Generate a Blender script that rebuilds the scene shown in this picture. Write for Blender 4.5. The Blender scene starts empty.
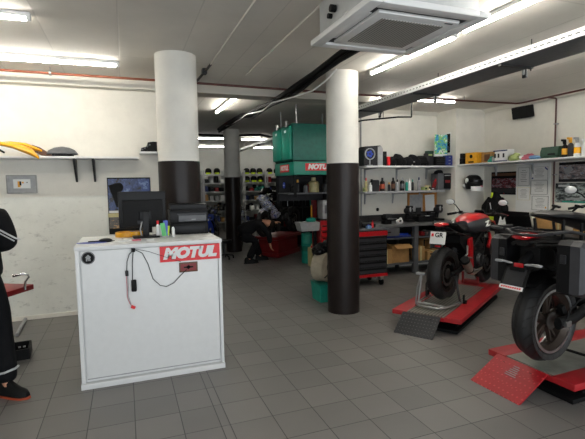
import bpy, bmesh, math, random
from mathutils import Vector, Matrix, Euler
random.seed(7)
PI = math.pi
COL = bpy.context.scene.collection
H = 1.6067
CEIL = 2.96

# ------------------------------------------------------------------ materials
def _nt(name):
    m = bpy.data.materials.new(name); m.use_nodes = True
    nt = m.node_tree; b = nt.nodes['Principled BSDF']
    return m, nt, b
def srgb(h):
    if isinstance(h, str):
        v = [int(h[i:i+2], 16)/255 for i in (0, 2, 4)]
        return tuple((c/12.92 if c <= .04045 else ((c+.055)/1.055)**2.4) for c in v)+(1,)
    return tuple(h)+(1,)
def mat(name, col, rough=.5, metal=0., noise=.12, nscale=18., bump=0., bscale=60., coat=0., spec=.5):
    m, nt, b = _nt(name); c = srgb(col)
    if max(c[:3]) < .03: spec = .22
    b.inputs['Roughness'].default_value = rough; b.inputs['Metallic'].default_value = metal
    b.inputs['Specular IOR Level'].default_value = spec
    b.inputs['Coat Weight'].default_value = coat
    tc = nt.nodes.new('ShaderNodeTexCoord')
    n = nt.nodes.new('ShaderNodeTexNoise'); n.inputs['Scale'].default_value = nscale; n.inputs['Detail'].default_value = 3
    nt.links.new(tc.outputs['Object'], n.inputs['Vector'])
    r = nt.nodes.new('ShaderNodeValToRGB')
    r.color_ramp.elements[0].position = .3; r.color_ramp.elements[1].position = .7
    r.color_ramp.elements[0].color = tuple(x*(1-noise) for x in c[:3])+(1,)
    r.color_ramp.elements[1].color = tuple(min(1, x*(1+noise)) for x in c[:3])+(1,)
    nt.links.new(n.outputs['Fac'], r.inputs['Fac']); nt.links.new(r.outputs['Color'], b.inputs['Base Color'])
    if bump:
        n2 = nt.nodes.new('ShaderNodeTexNoise'); n2.inputs['Scale'].default_value = bscale
        nt.links.new(tc.outputs['Object'], n2.inputs['Vector'])
        bp = nt.nodes.new('ShaderNodeBump'); bp.inputs['Strength'].default_value = bump; bp.inputs['Distance'].default_value = .01
        nt.links.new(n2.outputs['Fac'], bp.inputs['Height']); nt.links.new(bp.outputs['Normal'], b.inputs['Normal'])
    return m
def emis(name, col, s):
    m, nt, b = _nt(name); b.inputs['Base Color'].default_value = srgb(col)
    b.inputs['Emission Color'].default_value = srgb(col); b.inputs['Emission Strength'].default_value = s
    return m
def floor_mat():
    m, nt, b = _nt('floor_tiles'); N = nt.nodes.new; L = nt.links.new
    tc = N('ShaderNodeTexCoord'); sp = N('ShaderNodeSeparateXYZ'); L(tc.outputs['Object'], sp.inputs[0])
    def math_(op, a, bb=None):
        n = N('ShaderNodeMath'); n.operation = op
        for i, v in enumerate((a, bb)):
            if v is None: continue
            if isinstance(v, (int, float)): n.inputs[i].default_value = v
            else: L(v, n.inputs[i])
        return n.outputs[0]
    # tile lattice 0.30 m; a cut narrow column of tiles at x = 0.30..0.36
    x0, y0 = 0.8996, 2.8399
    lines = []
    fr = math_('FRACT', math_('DIVIDE', math_('ADD', sp.outputs[0], 30-x0), .30))
    dx = math_('MINIMUM', fr, math_('SUBTRACT', 1.0, fr))
    fr2 = math_('FRACT', math_('DIVIDE', math_('ADD', sp.outputs[1], 30-y0), .30))
    dy = math_('MINIMUM', fr2, math_('SUBTRACT', 1.0, fr2))
    d = math_('MINIMUM', dx, dy)
    ex = math_('DIVIDE', math_('ABSOLUTE', math_('SUBTRACT', sp.outputs[0], x0-.36)), .30)
    d = math_('MINIMUM', d, ex)
    g = N('ShaderNodeMapRange'); g.inputs[1].default_value = .006; g.inputs[2].default_value = .013
    L(d, g.inputs[0])
    # per-tile tone
    cx = math_('FLOOR', math_('DIVIDE', math_('ADD', sp.outputs[0], 30-x0), .30))
    cy = math_('FLOOR', math_('DIVIDE', math_('ADD', sp.outputs[1], 30-y0), .30))
    cm = N('ShaderNodeCombineXYZ'); L(cx, cm.inputs[0]); L(cy, cm.inputs[1])
    wn = N('ShaderNodeTexWhiteNoise'); wn.noise_dimensions = '2D'; L(cm.outputs[0], wn.inputs['Vector'])
    ns = N('ShaderNodeTexNoise'); ns.inputs['Scale'].default_value = 1.3; ns.inputs['Detail'].default_value = 6; L(tc.outputs['Object'], ns.inputs['Vector'])
    nf = N('ShaderNodeTexNoise'); nf.inputs['Scale'].default_value = 260; L(tc.outputs['Object'], nf.inputs['Vector'])
    v = math_('ADD', math_('MULTIPLY', wn.outputs['Value'], .16), math_('MULTIPLY', ns.outputs['Fac'], .42))
    v = math_('ADD', v, math_('MULTIPLY', nf.outputs['Fac'], .30))
    r = N('ShaderNodeValToRGB'); r.color_ramp.elements[0].position = .2; r.color_ramp.elements[1].position = .75
    r.color_ramp.elements[0].color = srgb('5e5c5a'); r.color_ramp.elements[1].color = srgb('807d79')
    L(v, r.inputs['Fac'])
    mx = N('ShaderNodeMix'); mx.data_type = 'RGBA'; mx.inputs[6].default_value = srgb('232221')
    L(g.outputs[0], mx.inputs[0]); L(r.outputs['Color'], mx.inputs[7]); L(mx.outputs[2], b.inputs['Base Color'])
    rr = N('ShaderNodeMapRange'); rr.inputs[3].default_value = .33; rr.inputs[4].default_value = .52; L(ns.outputs['Fac'], rr.inputs[0]); L(rr.outputs[0], b.inputs['Roughness'])
    bp = N('ShaderNodeBump'); bp.inputs['Strength'].default_value = .5; bp.inputs['Distance'].default_value = .003
    L(g.outputs[0], bp.inputs['Height']); L(bp.outputs['Normal'], b.inputs['Normal'])
    return m
def wall_mat(name, col, dirt=.0, plank=False, scale=3.):
    m, nt, b = _nt(name); N = nt.nodes.new; L = nt.links.new
    tc = N('ShaderNodeTexCoord')
    n = N('ShaderNodeTexNoise'); n.inputs['Scale'].default_value = scale; n.inputs['Detail'].default_value = 8; n.inputs['Roughness'].default_value = .65
    L(tc.outputs['Object'], n.inputs['Vector'])
    c = srgb(col)
    r = N('ShaderNodeValToRGB'); r.color_ramp.elements[0].position = .3; r.color_ramp.elements[1].position = .6
    r.color_ramp.elements[0].color = tuple(x*.9 for x in c[:3])+(1,); r.color_ramp.elements[1].color = c
    L(n.outputs['Fac'], r.inputs['Fac']); out = r.outputs['Color']
    b.inputs['Roughness'].default_value = .75
    h = n.outputs['Fac']
    if dirt:
        # scuffs, chips and dark specks on the lower part
        sp = N('ShaderNodeSeparateXYZ'); L(tc.outputs['Object'], sp.inputs[0])
        mp = N('ShaderNodeMapping'); mp.inputs['Scale'].default_value = (2.2, 2.2, 5.0); L(tc.outputs['Object'], mp.inputs['Vector'])
        v = N('ShaderNodeTexNoise'); v.inputs['Scale'].default_value = 2.6; v.inputs['Detail'].default_value = 12; v.inputs['Roughness'].default_value = .78; L(mp.outputs[0], v.inputs['Vector'])
        rr = N('ShaderNodeValToRGB'); rr.color_ramp.elements[0].position = .55; rr.color_ramp.elements[1].position = .66
        rr.color_ramp.elements[0].color = (0, 0, 0, 1); rr.color_ramp.elements[1].color = (1, 1, 1, 1)
        L(v.outputs['Fac'], rr.inputs['Fac'])
        mr = N('ShaderNodeMapRange'); mr.inputs[1].default_value = 1.75; mr.inputs[2].default_value = .9; L(sp.outputs[2], mr.inputs[0])
        mm = N('ShaderNodeMath'); mm.operation = 'MULTIPLY'; L(rr.outputs['Color'], mm.inputs[0]); L(mr.outputs[0], mm.inputs[1])
        m2 = N('ShaderNodeMath'); m2.operation = 'MULTIPLY'; m2.inputs[1].default_value = dirt; L(mm.outputs[0], m2.inputs[0])
        mx = N('ShaderNodeMix'); mx.data_type = 'RGBA'; mx.inputs[7].default_value = srgb('7c7973'); L(m2.outputs[0], mx.inputs[0]); L(out, mx.inputs[6]); out = mx.outputs[2]
        # cool daylight put into the colour of the lower part, up to 1.45 m
        mr2 = N('ShaderNodeMapRange'); mr2.inputs[1].default_value = 1.52; mr2.inputs[2].default_value = 1.50; L(sp.outputs[2], mr2.inputs[0])
        mx2 = N('ShaderNodeMix'); mx2.data_type = 'RGBA'; mx2.blend_type = 'MULTIPLY'; mx2.inputs[7].default_value = (.93, .97, 1.0, 1); L(mr2.outputs[0], mx2.inputs[0]); L(out, mx2.inputs[6]); out = mx2.outputs[2]
    if plank:
        sp = N('ShaderNodeSeparateXYZ'); L(tc.outputs['Object'], sp.inputs[0])
        a = N('ShaderNodeMath'); a.operation = 'DIVIDE'; a.inputs[1].default_value = .6; L(sp.outputs[0], a.inputs[0])
        f = N('ShaderNodeMath'); f.operation = 'FRACT'; L(a.outputs[0], f.inputs[0])
        g = N('ShaderNodeMapRange'); g.inputs[1].default_value = .0; g.inputs[2].default_value = .025; L(f.outputs[0], g.inputs[0])
        a2 = N('ShaderNodeMath'); a2.operation = 'DIVIDE'; a2.inputs[1].default_value = 2.5; L(sp.outputs[1], a2.inputs[0])
        f2 = N('ShaderNodeMath'); f2.operation = 'FRACT'; L(a2.outputs[0], f2.inputs[0])
        g2 = N('ShaderNodeMapRange'); g2.inputs[1].default_value = .0; g2.inputs[2].default_value = .006; L(f2.outputs[0], g2.inputs[0])
        mn = N('ShaderNodeMath'); mn.operation = 'MINIMUM'; L(g.outputs[0], mn.inputs[0]); L(g2.outputs[0], mn.inputs[1])
        g = mn
        mx = N('ShaderNodeMix'); mx.data_type = 'RGBA'; mx.inputs[6].default_value = tuple(x*.72 for x in c[:3])+(1,); L(g.outputs[0], mx.inputs[0]); L(out, mx.inputs[7]); out = mx.outputs[2]
        h = g.outputs[0]
    L(out, b.inputs['Base Color'])
    bp = N('ShaderNodeBump'); bp.inputs['Strength'].default_value = .25; bp.inputs['Distance'].default_value = .01
    L(h, bp.inputs['Height']); L(bp.outputs['Normal'], b.inputs['Normal'])
    return m
def picture_mat(name, cols, scale=6., stretch=(1, 1, 1), seed=0., band=None):
    """printed picture: colour patches out of noise, optional horizontal colour bands"""
    m, nt, b = _nt(name); N = nt.nodes.new; L = nt.links.new
    tc = N('ShaderNodeTexCoord'); mp = N('ShaderNodeMapping'); mp.inputs['Scale'].default_value = stretch; mp.inputs['Location'].default_value = (seed, seed*.7, seed*1.3)
    L(tc.outputs['Object'], mp.inputs['Vector'])
    v = N('ShaderNodeTexNoise'); v.inputs['Scale'].default_value = scale; v.inputs['Detail'].default_value = 5; v.inputs['Roughness'].default_value = .7; L(mp.outputs[0], v.inputs['Vector'])
    r = N('ShaderNodeValToRGB'); cr = r.color_ramp
    cr.interpolation = 'CONSTANT'
    n = len(cols)
    for i, c in enumerate(cols):
        p = .30+.40*i/max(1, n-1)
        e = cr.elements[i] if i < 2 else cr.elements.new(p)
        e.position = p if i else 0
    for i, e in enumerate(sorted(cr.elements, key=lambda q: q.position)): e.color = srgb(cols[i])
    L(v.outputs['Fac'], r.inputs['Fac']); out = r.outputs['Color']
    if band:
        sp = N('ShaderNodeSeparateXYZ'); L(tc.outputs['Object'], sp.inputs[0])
        rb = N('ShaderNodeValToRGB'); rb.color_ramp.interpolation = 'CONSTANT'
        mr = N('ShaderNodeMapRange'); mr.inputs[1].default_value = band[0]; mr.inputs[2].default_value = band[1]; L(sp.outputs[2], mr.inputs[0])
        L(mr.outputs[0], rb.inputs['Fac'])
        for i, (p, c) in enumerate(band[2]):
            e = rb.color_ramp.elements[i] if i < 2 else rb.color_ramp.elements.new(p)
            e.position = p; e.color = srgb(c)
        mx = N('ShaderNodeMix'); mx.data_type = 'RGBA'; mx.inputs[0].default_value = .55; L(out, mx.inputs[6]); L(rb.outputs['Color'], mx.inputs[7]); out = mx.outputs[2]
    L(out, b.inputs['Base Color']); b.inputs['Roughness'].default_value = .35
    return m
def chequer_mat(name, c1, c2, scale, rough=.45, metal=0., bump=.6):
    """raised tear-plate pattern"""
    m, nt, b = _nt(name); N = nt.nodes.new; L = nt.links.new
    tc = N('ShaderNodeTexCoord'); mp = N('ShaderNodeMapping'); mp.inputs['Rotation'].default_value = (0, 0, PI/4); L(tc.outputs['Object'], mp.inputs['Vector'])
    v = N('ShaderNodeTexVoronoi'); v.inputs['Scale'].default_value = scale; v.inputs['Randomness'].default_value = 0.; L(mp.outputs[0], v.inputs['Vector'])
    r = N('ShaderNodeMapRange'); r.inputs[1].default_value = .18; r.inputs[2].default_value = .34; r.inputs[3].default_value = 1; r.inputs[4].default_value = 0; L(v.outputs['Distance'], r.inputs[0])
    mx = N('ShaderNodeMix'); mx.data_type = 'RGBA'; mx.inputs[6].default_value = srgb(c1); mx.inputs[7].default_value = srgb(c2); L(r.outputs[0], mx.inputs[0]); L(mx.outputs[2], b.inputs['Base Color'])
    bp = N('ShaderNodeBump'); bp.inputs['Strength'].default_value = bump; bp.inputs['Distance'].default_value = .004; L(r.outputs[0], bp.inputs['Height']); L(bp.outputs['Normal'], b.inputs['Normal'])
    b.inputs['Roughness'].default_value = rough; b.inputs['Metallic'].default_value = metal
    return m
def stripe_mat(name, c1, c2, axis, freq, width=.5, rough=.4, metal=0., bump=.5):
    m, nt, b = _nt(name); N = nt.nodes.new; L = nt.links.new
    tc = N('ShaderNodeTexCoord'); sp = N('ShaderNodeSeparateXYZ'); L(tc.outputs['Object'], sp.inputs[0])
    a = N('ShaderNodeMath'); a.operation = 'MULTIPLY'; a.inputs[1].default_value = freq; L(sp.outputs[axis], a.inputs[0])
    f = N('ShaderNodeMath'); f.operation = 'FRACT'; L(a.outputs[0], f.inputs[0])
    g = N('ShaderNodeMath'); g.operation = 'LESS_THAN'; g.inputs[1].default_value = width; L(f.outputs[0], g.inputs[0])
    mx = N('ShaderNodeMix'); mx.data_type = 'RGBA'; mx.inputs[6].default_value = srgb(c1); mx.inputs[7].default_value = srgb(c2); L(g.outputs[0], mx.inputs[0]); L(mx.outputs[2], b.inputs['Base Color'])
    bp = N('ShaderNodeBump'); bp.inputs['Strength'].default_value = bump; bp.inputs['Distance'].default_value = .004; L(g.outputs[0], bp.inputs['Height']); L(bp.outputs['Normal'], b.inputs['Normal'])
    b.inputs['Roughness'].default_value = rough; b.inputs['Metallic'].default_value = metal
    return m
def tyre_mat():
    m, nt, b = _nt('tyre_rubber'); N = nt.nodes.new; L = nt.links.new
    tc = N('ShaderNodeTexCoord'); sp = N('ShaderNodeSeparateXYZ'); L(tc.outputs['Object'], sp.inputs[0])
    at = N('ShaderNodeMath'); at.operation = 'ARCTAN2'; L(sp.outputs[2], at.inputs[0]); L(sp.outputs[0], at.inputs[1])
    ab = N('ShaderNodeMath'); ab.operation = 'ABSOLUTE'; L(sp.outputs[1], ab.inputs[0])
    a = N('ShaderNodeMath'); a.operation = 'MULTIPLY'; a.inputs[1].default_value = 3.6; L(at.outputs[0], a.inputs[0])
    c = N('ShaderNodeMath'); c.operation = 'MULTIPLY'; c.inputs[1].default_value = 11.; L(ab.outputs[0], c.inputs[0])
    s = N('ShaderNodeMath'); s.operation = 'ADD'; L(a.outputs[0], s.inputs[0]); L(c.outputs[0], s.inputs[1])
    f = N('ShaderNodeMath'); f.operation = 'FRACT'; L(s.outputs[0], f.inputs[0])
    g = N('ShaderNodeMath'); g.operation = 'LESS_THAN'; g.inputs[1].default_value = .16; L(f.outputs[0], g.inputs[0])
    lim = N('ShaderNodeMath'); lim.operation = 'GREATER_THAN'; lim.inputs[1].default_value = .018; L(ab.outputs[0], lim.inputs[0])
    g2 = N('ShaderNodeMath'); g2.operation = 'MULTIPLY'; L(g.outputs[0], g2.inputs[0]); L(lim.outputs[0], g2.inputs[1])
    mx = N('ShaderNodeMix'); mx.data_type = 'RGBA'; mx.inputs[6].default_value = srgb('1c1c1d'); mx.inputs[7].default_value = srgb('050505'); L(g2.outputs[0], mx.inputs[0]); L(mx.outputs[2], b.inputs['Base Color'])
    iv = N('ShaderNodeMath'); iv.operation = 'SUBTRACT'; iv.inputs[0].default_value = 1; L(g2.outputs[0], iv.inputs[1])
    bp = N('ShaderNodeBump'); bp.inputs['Strength'].default_value = .8; bp.inputs['Distance'].default_value = .006; L(iv.outputs[0], bp.inputs['Height']); L(bp.outputs['Normal'], b.inputs['Normal'])
    b.inputs['Roughness'].default_value = .55
    return m

M = dict(
 floor=floor_mat(), wall=wall_mat('wall_paint', 'dcd9cf'),
 beam=wall_mat('beam_paint', 'b8b4ab'), hallwall=wall_mat('hall_wall_paint', 'd6d6d0'), ceil=wall_mat('ceiling_board_marked_concrete', 'd2cec5', plank=True, scale=1.6),
 colw=wall_mat('column_white', 'dbd9d1'), colb=mat('column_black', '231d1b', .36, bump=.1, bscale=12, nscale=5),
 white=mat('white_laminate', 'd9dad9', .35, noise=.02), whitem=mat('white_metal', 'e6e6e4', .4, noise=.02),
 black=mat('black_plastic', '0e0e10', .42, noise=.2), blackg=mat('black_gloss', '0d0d0f', .2), blackm=mat('black_matte', '0b0b0c', .6, bump=.15),
 dark=mat('dark_grey_plastic', '2b2b2d', .45), grey=mat('grey_plastic', '55575a', .5), lgrey=mat('light_grey_plastic', '9a9b9c', .5),
 fabric=mat('black_fabric', '0f0f11', .85, bump=.5, bscale=40), fabric2=mat('charcoal_fabric', '18181b', .9, bump=.5, bscale=30),
 steel=mat('steel', 'a8a9aa', .3, .9), chrome=mat('chrome', 'd8d8d8', .12, 1.), galv=mat('galvanised', 'b9bbbb', .5, .35, nscale=7),
 darksteel=mat('dark_steel', '38393a', .45, .6), alu=mat('aluminium', '8f8f8c', .42, .7), titan=mat('titanium', '9a8f80', .35, .35),
 red=mat('red_paint', 'b00f18', .3, coat=.15, noise=.05), redlift=mat('red_lift_paint', 'a01a21', .45, noise=.12, nscale=9, bump=.08),
 redd=mat('dark_red', '7a1418', .4), redlens=mat('red_lens', 'b01018', .15, coat=.6), redsign=mat('red_sign', 'd81e26', .4, noise=.01),
 teal=mat('teal_paint', '12806c', .38, noise=.05), teald=mat('teal_dark', '0d6656', .45), tealb=mat('teal_plastic', '128a78', .5),
 blue=mat('blue_plastic', '1f3fa8', .35), navy=mat('navy_plastic', '1c2a5c', .45), blued=mat('deep_blue', '24357e', .5),
 yellow=mat('yellow_paint', 'eaa915', .25, coat=.5, noise=.05), yel2=mat('yellow_tape', 'e0a020', .4), hivis=mat('hivis', 'c6e02a', .55), green=mat('bright_green', '56b86a', .5),
 dgreen=mat('dark_green', '17402e', .55), card=mat('cardboard', 'a8804c', .8, bump=.2), cork=mat('cork', 'b07a3c', .9, noise=.25, nscale=60),
 wood=mat('wood_frame', 'a06a34', .6), paper=mat('paper', 'dfe0de', .7, noise=.02), cream=mat('cream', 'cfc296', .5), canister=mat('canister', 'b9ae7c', .45),
 copper=mat('red_pipe_paint', '4c221c', .4), orangepipe=mat('orange_pipe_paint', '8c4a30', .45), brown=mat('brown_leather', '5c3a24', .5, bump=.2),
 skin=mat('skin', 'c08a6c', .5, noise=.05), hair=mat('hair', '241a14', .7, bump=.4), denim=mat('dark_trousers', '0a0b0e', .85, bump=.3),
 orange=mat('orange_sole', 'a8482a', .5), reflect=mat('reflective_tape', 'c4c6c8', .3, .3), pink=mat('pink_cloth', 'c46a78', .9, bump=.6), ltgreen=mat('pale_green_cloth', '9caa6c', .9, bump=.6),
 ltblue=mat('blue_cloth', '6a8db4', .9, bump=.6), dgrey=mat('tank_grey', '47484b', .38, .3), rag=mat('off_white_paper_roll', '9a917f', .9, bump=.8, bscale=14),
 glassd=mat('dark_screen', '08090b', .12), disc=mat('disc_steel', '4c4845', .35, .5), rim=mat('rim_dark', '27221f', .35, .7), rimbr=mat('rim_bronze', '3f3630', .3, .5), mglass=mat('mirror_glass', 'd2d6d8', .15, .35, noise=.02), casegrey=mat('case_grey', '323235', .5),
 bench=mat('bench_top', '6b6c6c', .4, .3), tyre=tyre_mat(),
 decal=picture_mat('racing_decals', ['e4e6e8', '1a1b1e', 'dfe2e6', '2c4c9c', 'f2f2f2', '202226'], 9, (1, 1, 2), 4.4), redplate=chequer_mat('red_tear_plate', 'a3161e', 'c83c40', 34), blkplate=chequer_mat('black_tear_plate', '242527', '515254', 40, metal=.3),
 ribbed=stripe_mat('ribbed_aluminium', '8b8a80', '4c4a44', 1, 28, .3, metal=.4), plain_deck=mat('worn_grey_deck', '86867e', .5, .3, noise=.25, nscale=6),
 perf=stripe_mat('perforated_tray', '3a3c3d', 'c9cbc8', 1, 16, .35, metal=.2), vent=stripe_mat('vent_grille', 'a4a29b', '5c5b57', 0, 45, .45),
 lamp=emis('lamp_tube', 'fffaf0', 25.), lampx=emis('lamp_tube_hall', 'fffdf6', 11.),
)

# ------------------------------------------------------------------ mesh helper
class MB:
    def __init__(s): s.bm = bmesh.new()
    def _add(s, tmp, mx=None):
        me = bpy.data.meshes.new('t')
        if mx is not None: bmesh.ops.transform(tmp, matrix=mx, verts=tmp.verts)
        tmp.to_mesh(me); tmp.free(); s.bm.from_mesh(me); bpy.data.meshes.remove(me)
        return s
    def box(s, c, d, rz=0, rot=None, bev=0):
        t = bmesh.new(); bmesh.ops.create_cube(t, size=1)
        bmesh.ops.scale(t, vec=d, verts=t.verts)
        if bev: bmesh.ops.bevel(t, geom=t.edges[:]+t.verts[:], offset=min(bev, min(d)*.45), segments=2, affect='EDGES', profile=.6)
        r = Euler(rot).to_matrix().to_4x4() if rot else Matrix.Rotation(rz, 4, 'Z')
        return s._add(t, Matrix.Translation(c) @ r)
    def span(s, a, b, bev=0):
        return s.box([(p+q)/2 for p, q in zip(a, b)], [abs(q-p) for p, q in zip(a, b)], bev=bev)
    def cyl(s, p0, p1, r, r2=None, n=16):
        p0, p1 = Vector(p0), Vector(p1); d = p1-p0
        t = bmesh.new(); bmesh.ops.create_cone(t, cap_ends=True, segments=n, radius1=r, radius2=r if r2 is None else r2, depth=d.length)
        return s._add(t, Matrix.Translation((p0+p1)/2) @ d.to_track_quat('Z', 'Y').to_matrix().to_4x4())
    def ell(s, c, r, n=16, rot=None):
        t = bmesh.new(); bmesh.ops.create_uvsphere(t, u_segments=n, v_segments=max(6, n//2), radius=1)
        bmesh.ops.scale(t, vec=r, verts=t.verts)
        mx = Matrix.Translation(c)
        if rot: mx = mx @ Euler(rot).to_matrix().to_4x4()
        return s._add(t, mx)
    def loft(s, rings, cap=True, closed=True):
        t = bmesh.new(); R = [[t.verts.new(p) for p in ring] for ring in rings]; n = len(R[0])
        for a, b in zip(R, R[1:]):
            for i in range(n if closed else n-1):
                j = (i+1) % n; t.faces.new((a[i], a[j], b[j], b[i]))
        if cap: t.faces.new(R[0][::-1]); t.faces.new(R[-1])
        bmesh.ops.recalc_face_normals(t, faces=t.faces)
        return s._add(t)
    def tube(s, pts, r, n=8, close=False):
        pts = [Vector(p) for p in pts]; rings = []; m = len(pts)
        up = None
        for i, p in enumerate(pts):
            a = pts[(i-1) % m] if (i or close) else p; b = pts[(i+1) % m] if (i < m-1 or close) else p
            d = (b-a).normalized()
            if up is None:
                up = d.orthogonal().normalized()
            up = (up-d*up.dot(d)).normalized(); q = d.cross(up)
            rr = r[i] if isinstance(r, (list, tuple)) else r
            rings.append([p+(up*math.cos(2*PI*k/n)+q*math.sin(2*PI*k/n))*rr for k in range(n)])
        if close: rings.append(rings[0])
        return s.loft(rings, cap=not close)
    def lathe(s, prof, n=24, mx=None):
        t = bmesh.new(); R = []
        for r, z in prof: R.append([t.verts.new((max(r, 1e-4)*math.cos(2*PI*k/n), max(r, 1e-4)*math.sin(2*PI*k/n), z)) for k in range(n)])
        for a, b in zip(R, R[1:]):
            for i in range(n): j = (i+1) % n; t.faces.new((a[i], a[j], b[j], b[i]))
        t.faces.new(R[0][::-1]); t.faces.new(R[-1])
        bmesh.ops.recalc_face_normals(t, faces=t.faces)
        return s._add(t, mx)
    def ring(s, prof, n=48, mx=None):
        """closed profile (r,z) turned about z"""
        t = bmesh.new(); R = []
        for r, z in prof+[prof[0]][:0]: R.append([t.verts.new((r*math.cos(2*PI*k/n), r*math.sin(2*PI*k/n), z)) for k in range(n)])
        for a, b in zip(R, R[1:]+[R[0]]):
            for i in range(n): j = (i+1) % n; t.faces.new((a[i], a[j], b[j], b[i]))
        bmesh.ops.recalc_face_normals(t, faces=t.faces)
        return s._add(t, mx)
    def prism(s, poly, a, b, plane='xz'):
        """2-D polygon pushed from a to b along the third axis"""
        f = {'xz': lambda p, h: (p[0], h, p[1]), 'xy': lambda p, h: (p[0], p[1], h), 'yz': lambda p, h: (h, p[0], p[1])}[plane]
        t = bmesh.new(); A = [t.verts.new(f(p, a)) for p in poly]; B = [t.verts.new(f(p, b)) for p in poly]
        n = len(poly)
        for i in range(n): j = (i+1) % n; t.faces.new((A[i], A[j], B[j], B[i]))
        t.faces.new(A[::-1]); t.faces.new(B); bmesh.ops.recalc_face_normals(t, faces=t.faces)
        return s._add(t)
    def build(s, name, m, parent=None, loc=None, rot=None, mods=None, sharp=38):
        me = bpy.data.meshes.new(name); s.bm.to_mesh(me); s.bm.free()
        me.materials.append(M[m] if isinstance(m, str) else m)
        me.shade_smooth(); me.set_sharp_from_angle(angle=math.radians(sharp))
        o = bpy.data.objects.new(name, me); COL.objects.link(o)
        if parent is not None: o.parent = parent
        if loc is not None: o.location = loc
        if rot is not None: o.rotation_euler = rot
        return o
def tag(o, label, cat, group=None, kind=None):
    if label: o['label'] = label
    if cat: o['category'] = cat
    if group: o['group'] = group
    if kind: o['kind'] = kind
    return o
def thing(name, label, cat, loc=(0, 0, 0), rz=0, group=None, rot=None):
    o = bpy.data.objects.new(name, None); COL.objects.link(o); o.empty_display_size = .05
    o.location = loc; o.rotation_euler = rot if rot else (0, 0, rz)
    return tag(o, label, cat, group)
def struct(name, mb, m):
    o = mb.build(name, m); o['kind'] = 'structure'; return o
def copy_tree(o, parent=None):
    c = o.copy(); COL.objects.link(c); c.parent = parent
    for ch in o.children: copy_tree(ch, c)
    return c
def text_mesh(name, s, size, m, parent, loc, rot, shear=0, off=0, ext=.001, align='CENTER', sx=1.0):
    cu = bpy.data.curves.new(name, 'FONT'); cu.body = s; cu.size = size; cu.shear = shear; cu.offset = off; cu.extrude = ext
    cu.align_x = align; cu.align_y = 'CENTER'; cu.resolution_u = 3
    t = bpy.data.objects.new('tmp', cu); COL.objects.link(t)
    bpy.context.view_layer.update()
    dg = bpy.context.evaluated_depsgraph_get()
    me = bpy.data.meshes.new_from_object(t.evaluated_get(dg)); bpy.data.objects.remove(t); bpy.data.curves.remove(cu)
    me.materials.clear(); me.materials.append(M[m])
    o = bpy.data.objects.new(name, me); COL.objects.link(o); o.parent = parent; o.location = loc; o.rotation_euler = rot; o.scale = (sx, 1, 1)
    return o
# ------------------------------------------------------------------ the setting
struct('floor', MB().span((-4.2, -3.2, -.1), (6.75, 16.2, 0)), 'floor')
struct('ceiling', MB().span((-4.2, -3.2, CEIL), (6.75, 16.2, CEIL+.12)), 'ceil')
def _st(name, a, b, m): return struct(name, MB().span(a, b), m)
M['wl'] = wall_mat('wall_left_paint', 'e3e0d6', dirt=.6)
_st('wall_left', (-4.2, 6.17, 0), (.62, 6.35, CEIL), 'wl')
_st('wall_left_end', (-4.35, -3.2, 0), (-4.2, 16.2, CEIL), 'wall')
_st('wall_back', (4.0, 7.2, 0), (6.45, 7.34, CEIL), 'wall')
_st('wall_back_pier', (5.77, 6.66, 0), (6.45, 7.2, CEIL), 'wall')
_st('wall_right', (6.45, -3.2, 0), (6.6, 16.2, CEIL), 'wall')
_st('wall_hall', (-4.2, 16.0, 0), (6.45, 16.15, CEIL), 'hallwall')
# street side behind the viewer: wall with a wide shop window
fw = MB(); fw.span((-4.2, -3.2, 0), (6.45, -3.05, .35)); fw.span((-4.2, -3.2, 2.6), (6.45, -3.05, CEIL))
for a, b in ((-4.2, -3.4), (6.0, 6.45)): fw.span((a, -3.2, .35), (b, -3.05, 2.6))
struct('wall_front', fw, 'wall')
wf = MB()
for x in (-3.4, -1.05, 1.3, 3.65, 6.0): wf.span((x-.03, -3.17, .35), (x+.03, -3.09, 2.6))
for z in (.35, 2.6): wf.span((-3.4, -3.17, z-.03), (6.0, -3.09, z+.03))
struct('window_1', wf, 'whitem')
_st('trim_beam', (.62, 6.03, 2.85), (4.0, 6.33, CEIL), 'beam'); _st('trim_beam_left', (-4.2, 6.03, 2.85), (.62, 6.33, CEIL), 'wl')
cr = MB(); cr.prism([(7.2, 2.9), (7.2, 2.96), (7.12, 2.96)], 4.0, 5.77, 'yz'); struct('trim_back', cr, 'wall')
cr = MB(); cr.prism([(6.45, 2.9), (6.45, 2.96), (6.37, 2.96)], -3, 6.66, 'xz'); struct('trim_right', cr, 'wall')
_st('baseboard_left', (-4.2, 6.155, 0), (.62, 6.17, .05), 'wall')

def column(name, cx, cy, r, zt, n=40):
    t = thing(name, *column.lab[(cx, cy)], (cx, cy, 0))
    MB().cyl((0, 0, zt), (0, 0, CEIL), r, n=n).build('painted_top', 'colw', t)
    MB().cyl((0, 0, 0), (0, 0, zt), r+.004, n=n).build('painted_base', 'colb', t)
    return t
column.lab = {(.551, 4.832): ('round white column with a black lower part, behind the printer and counter', 'column'),
              (2.55, 4.96): ('round column in front of the tool chest, black from the floor to above head height', 'column'),
              (2.47, 10.65): ('slim distant round column in the dim rear hall beside the racks', 'column')}
column('round_column', .551, 4.832, .211, 1.87)
column('round_column', 2.55, 4.96, .198, 1.86)
column('round_column', 2.47, 10.65, .187, 1.815)

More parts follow.
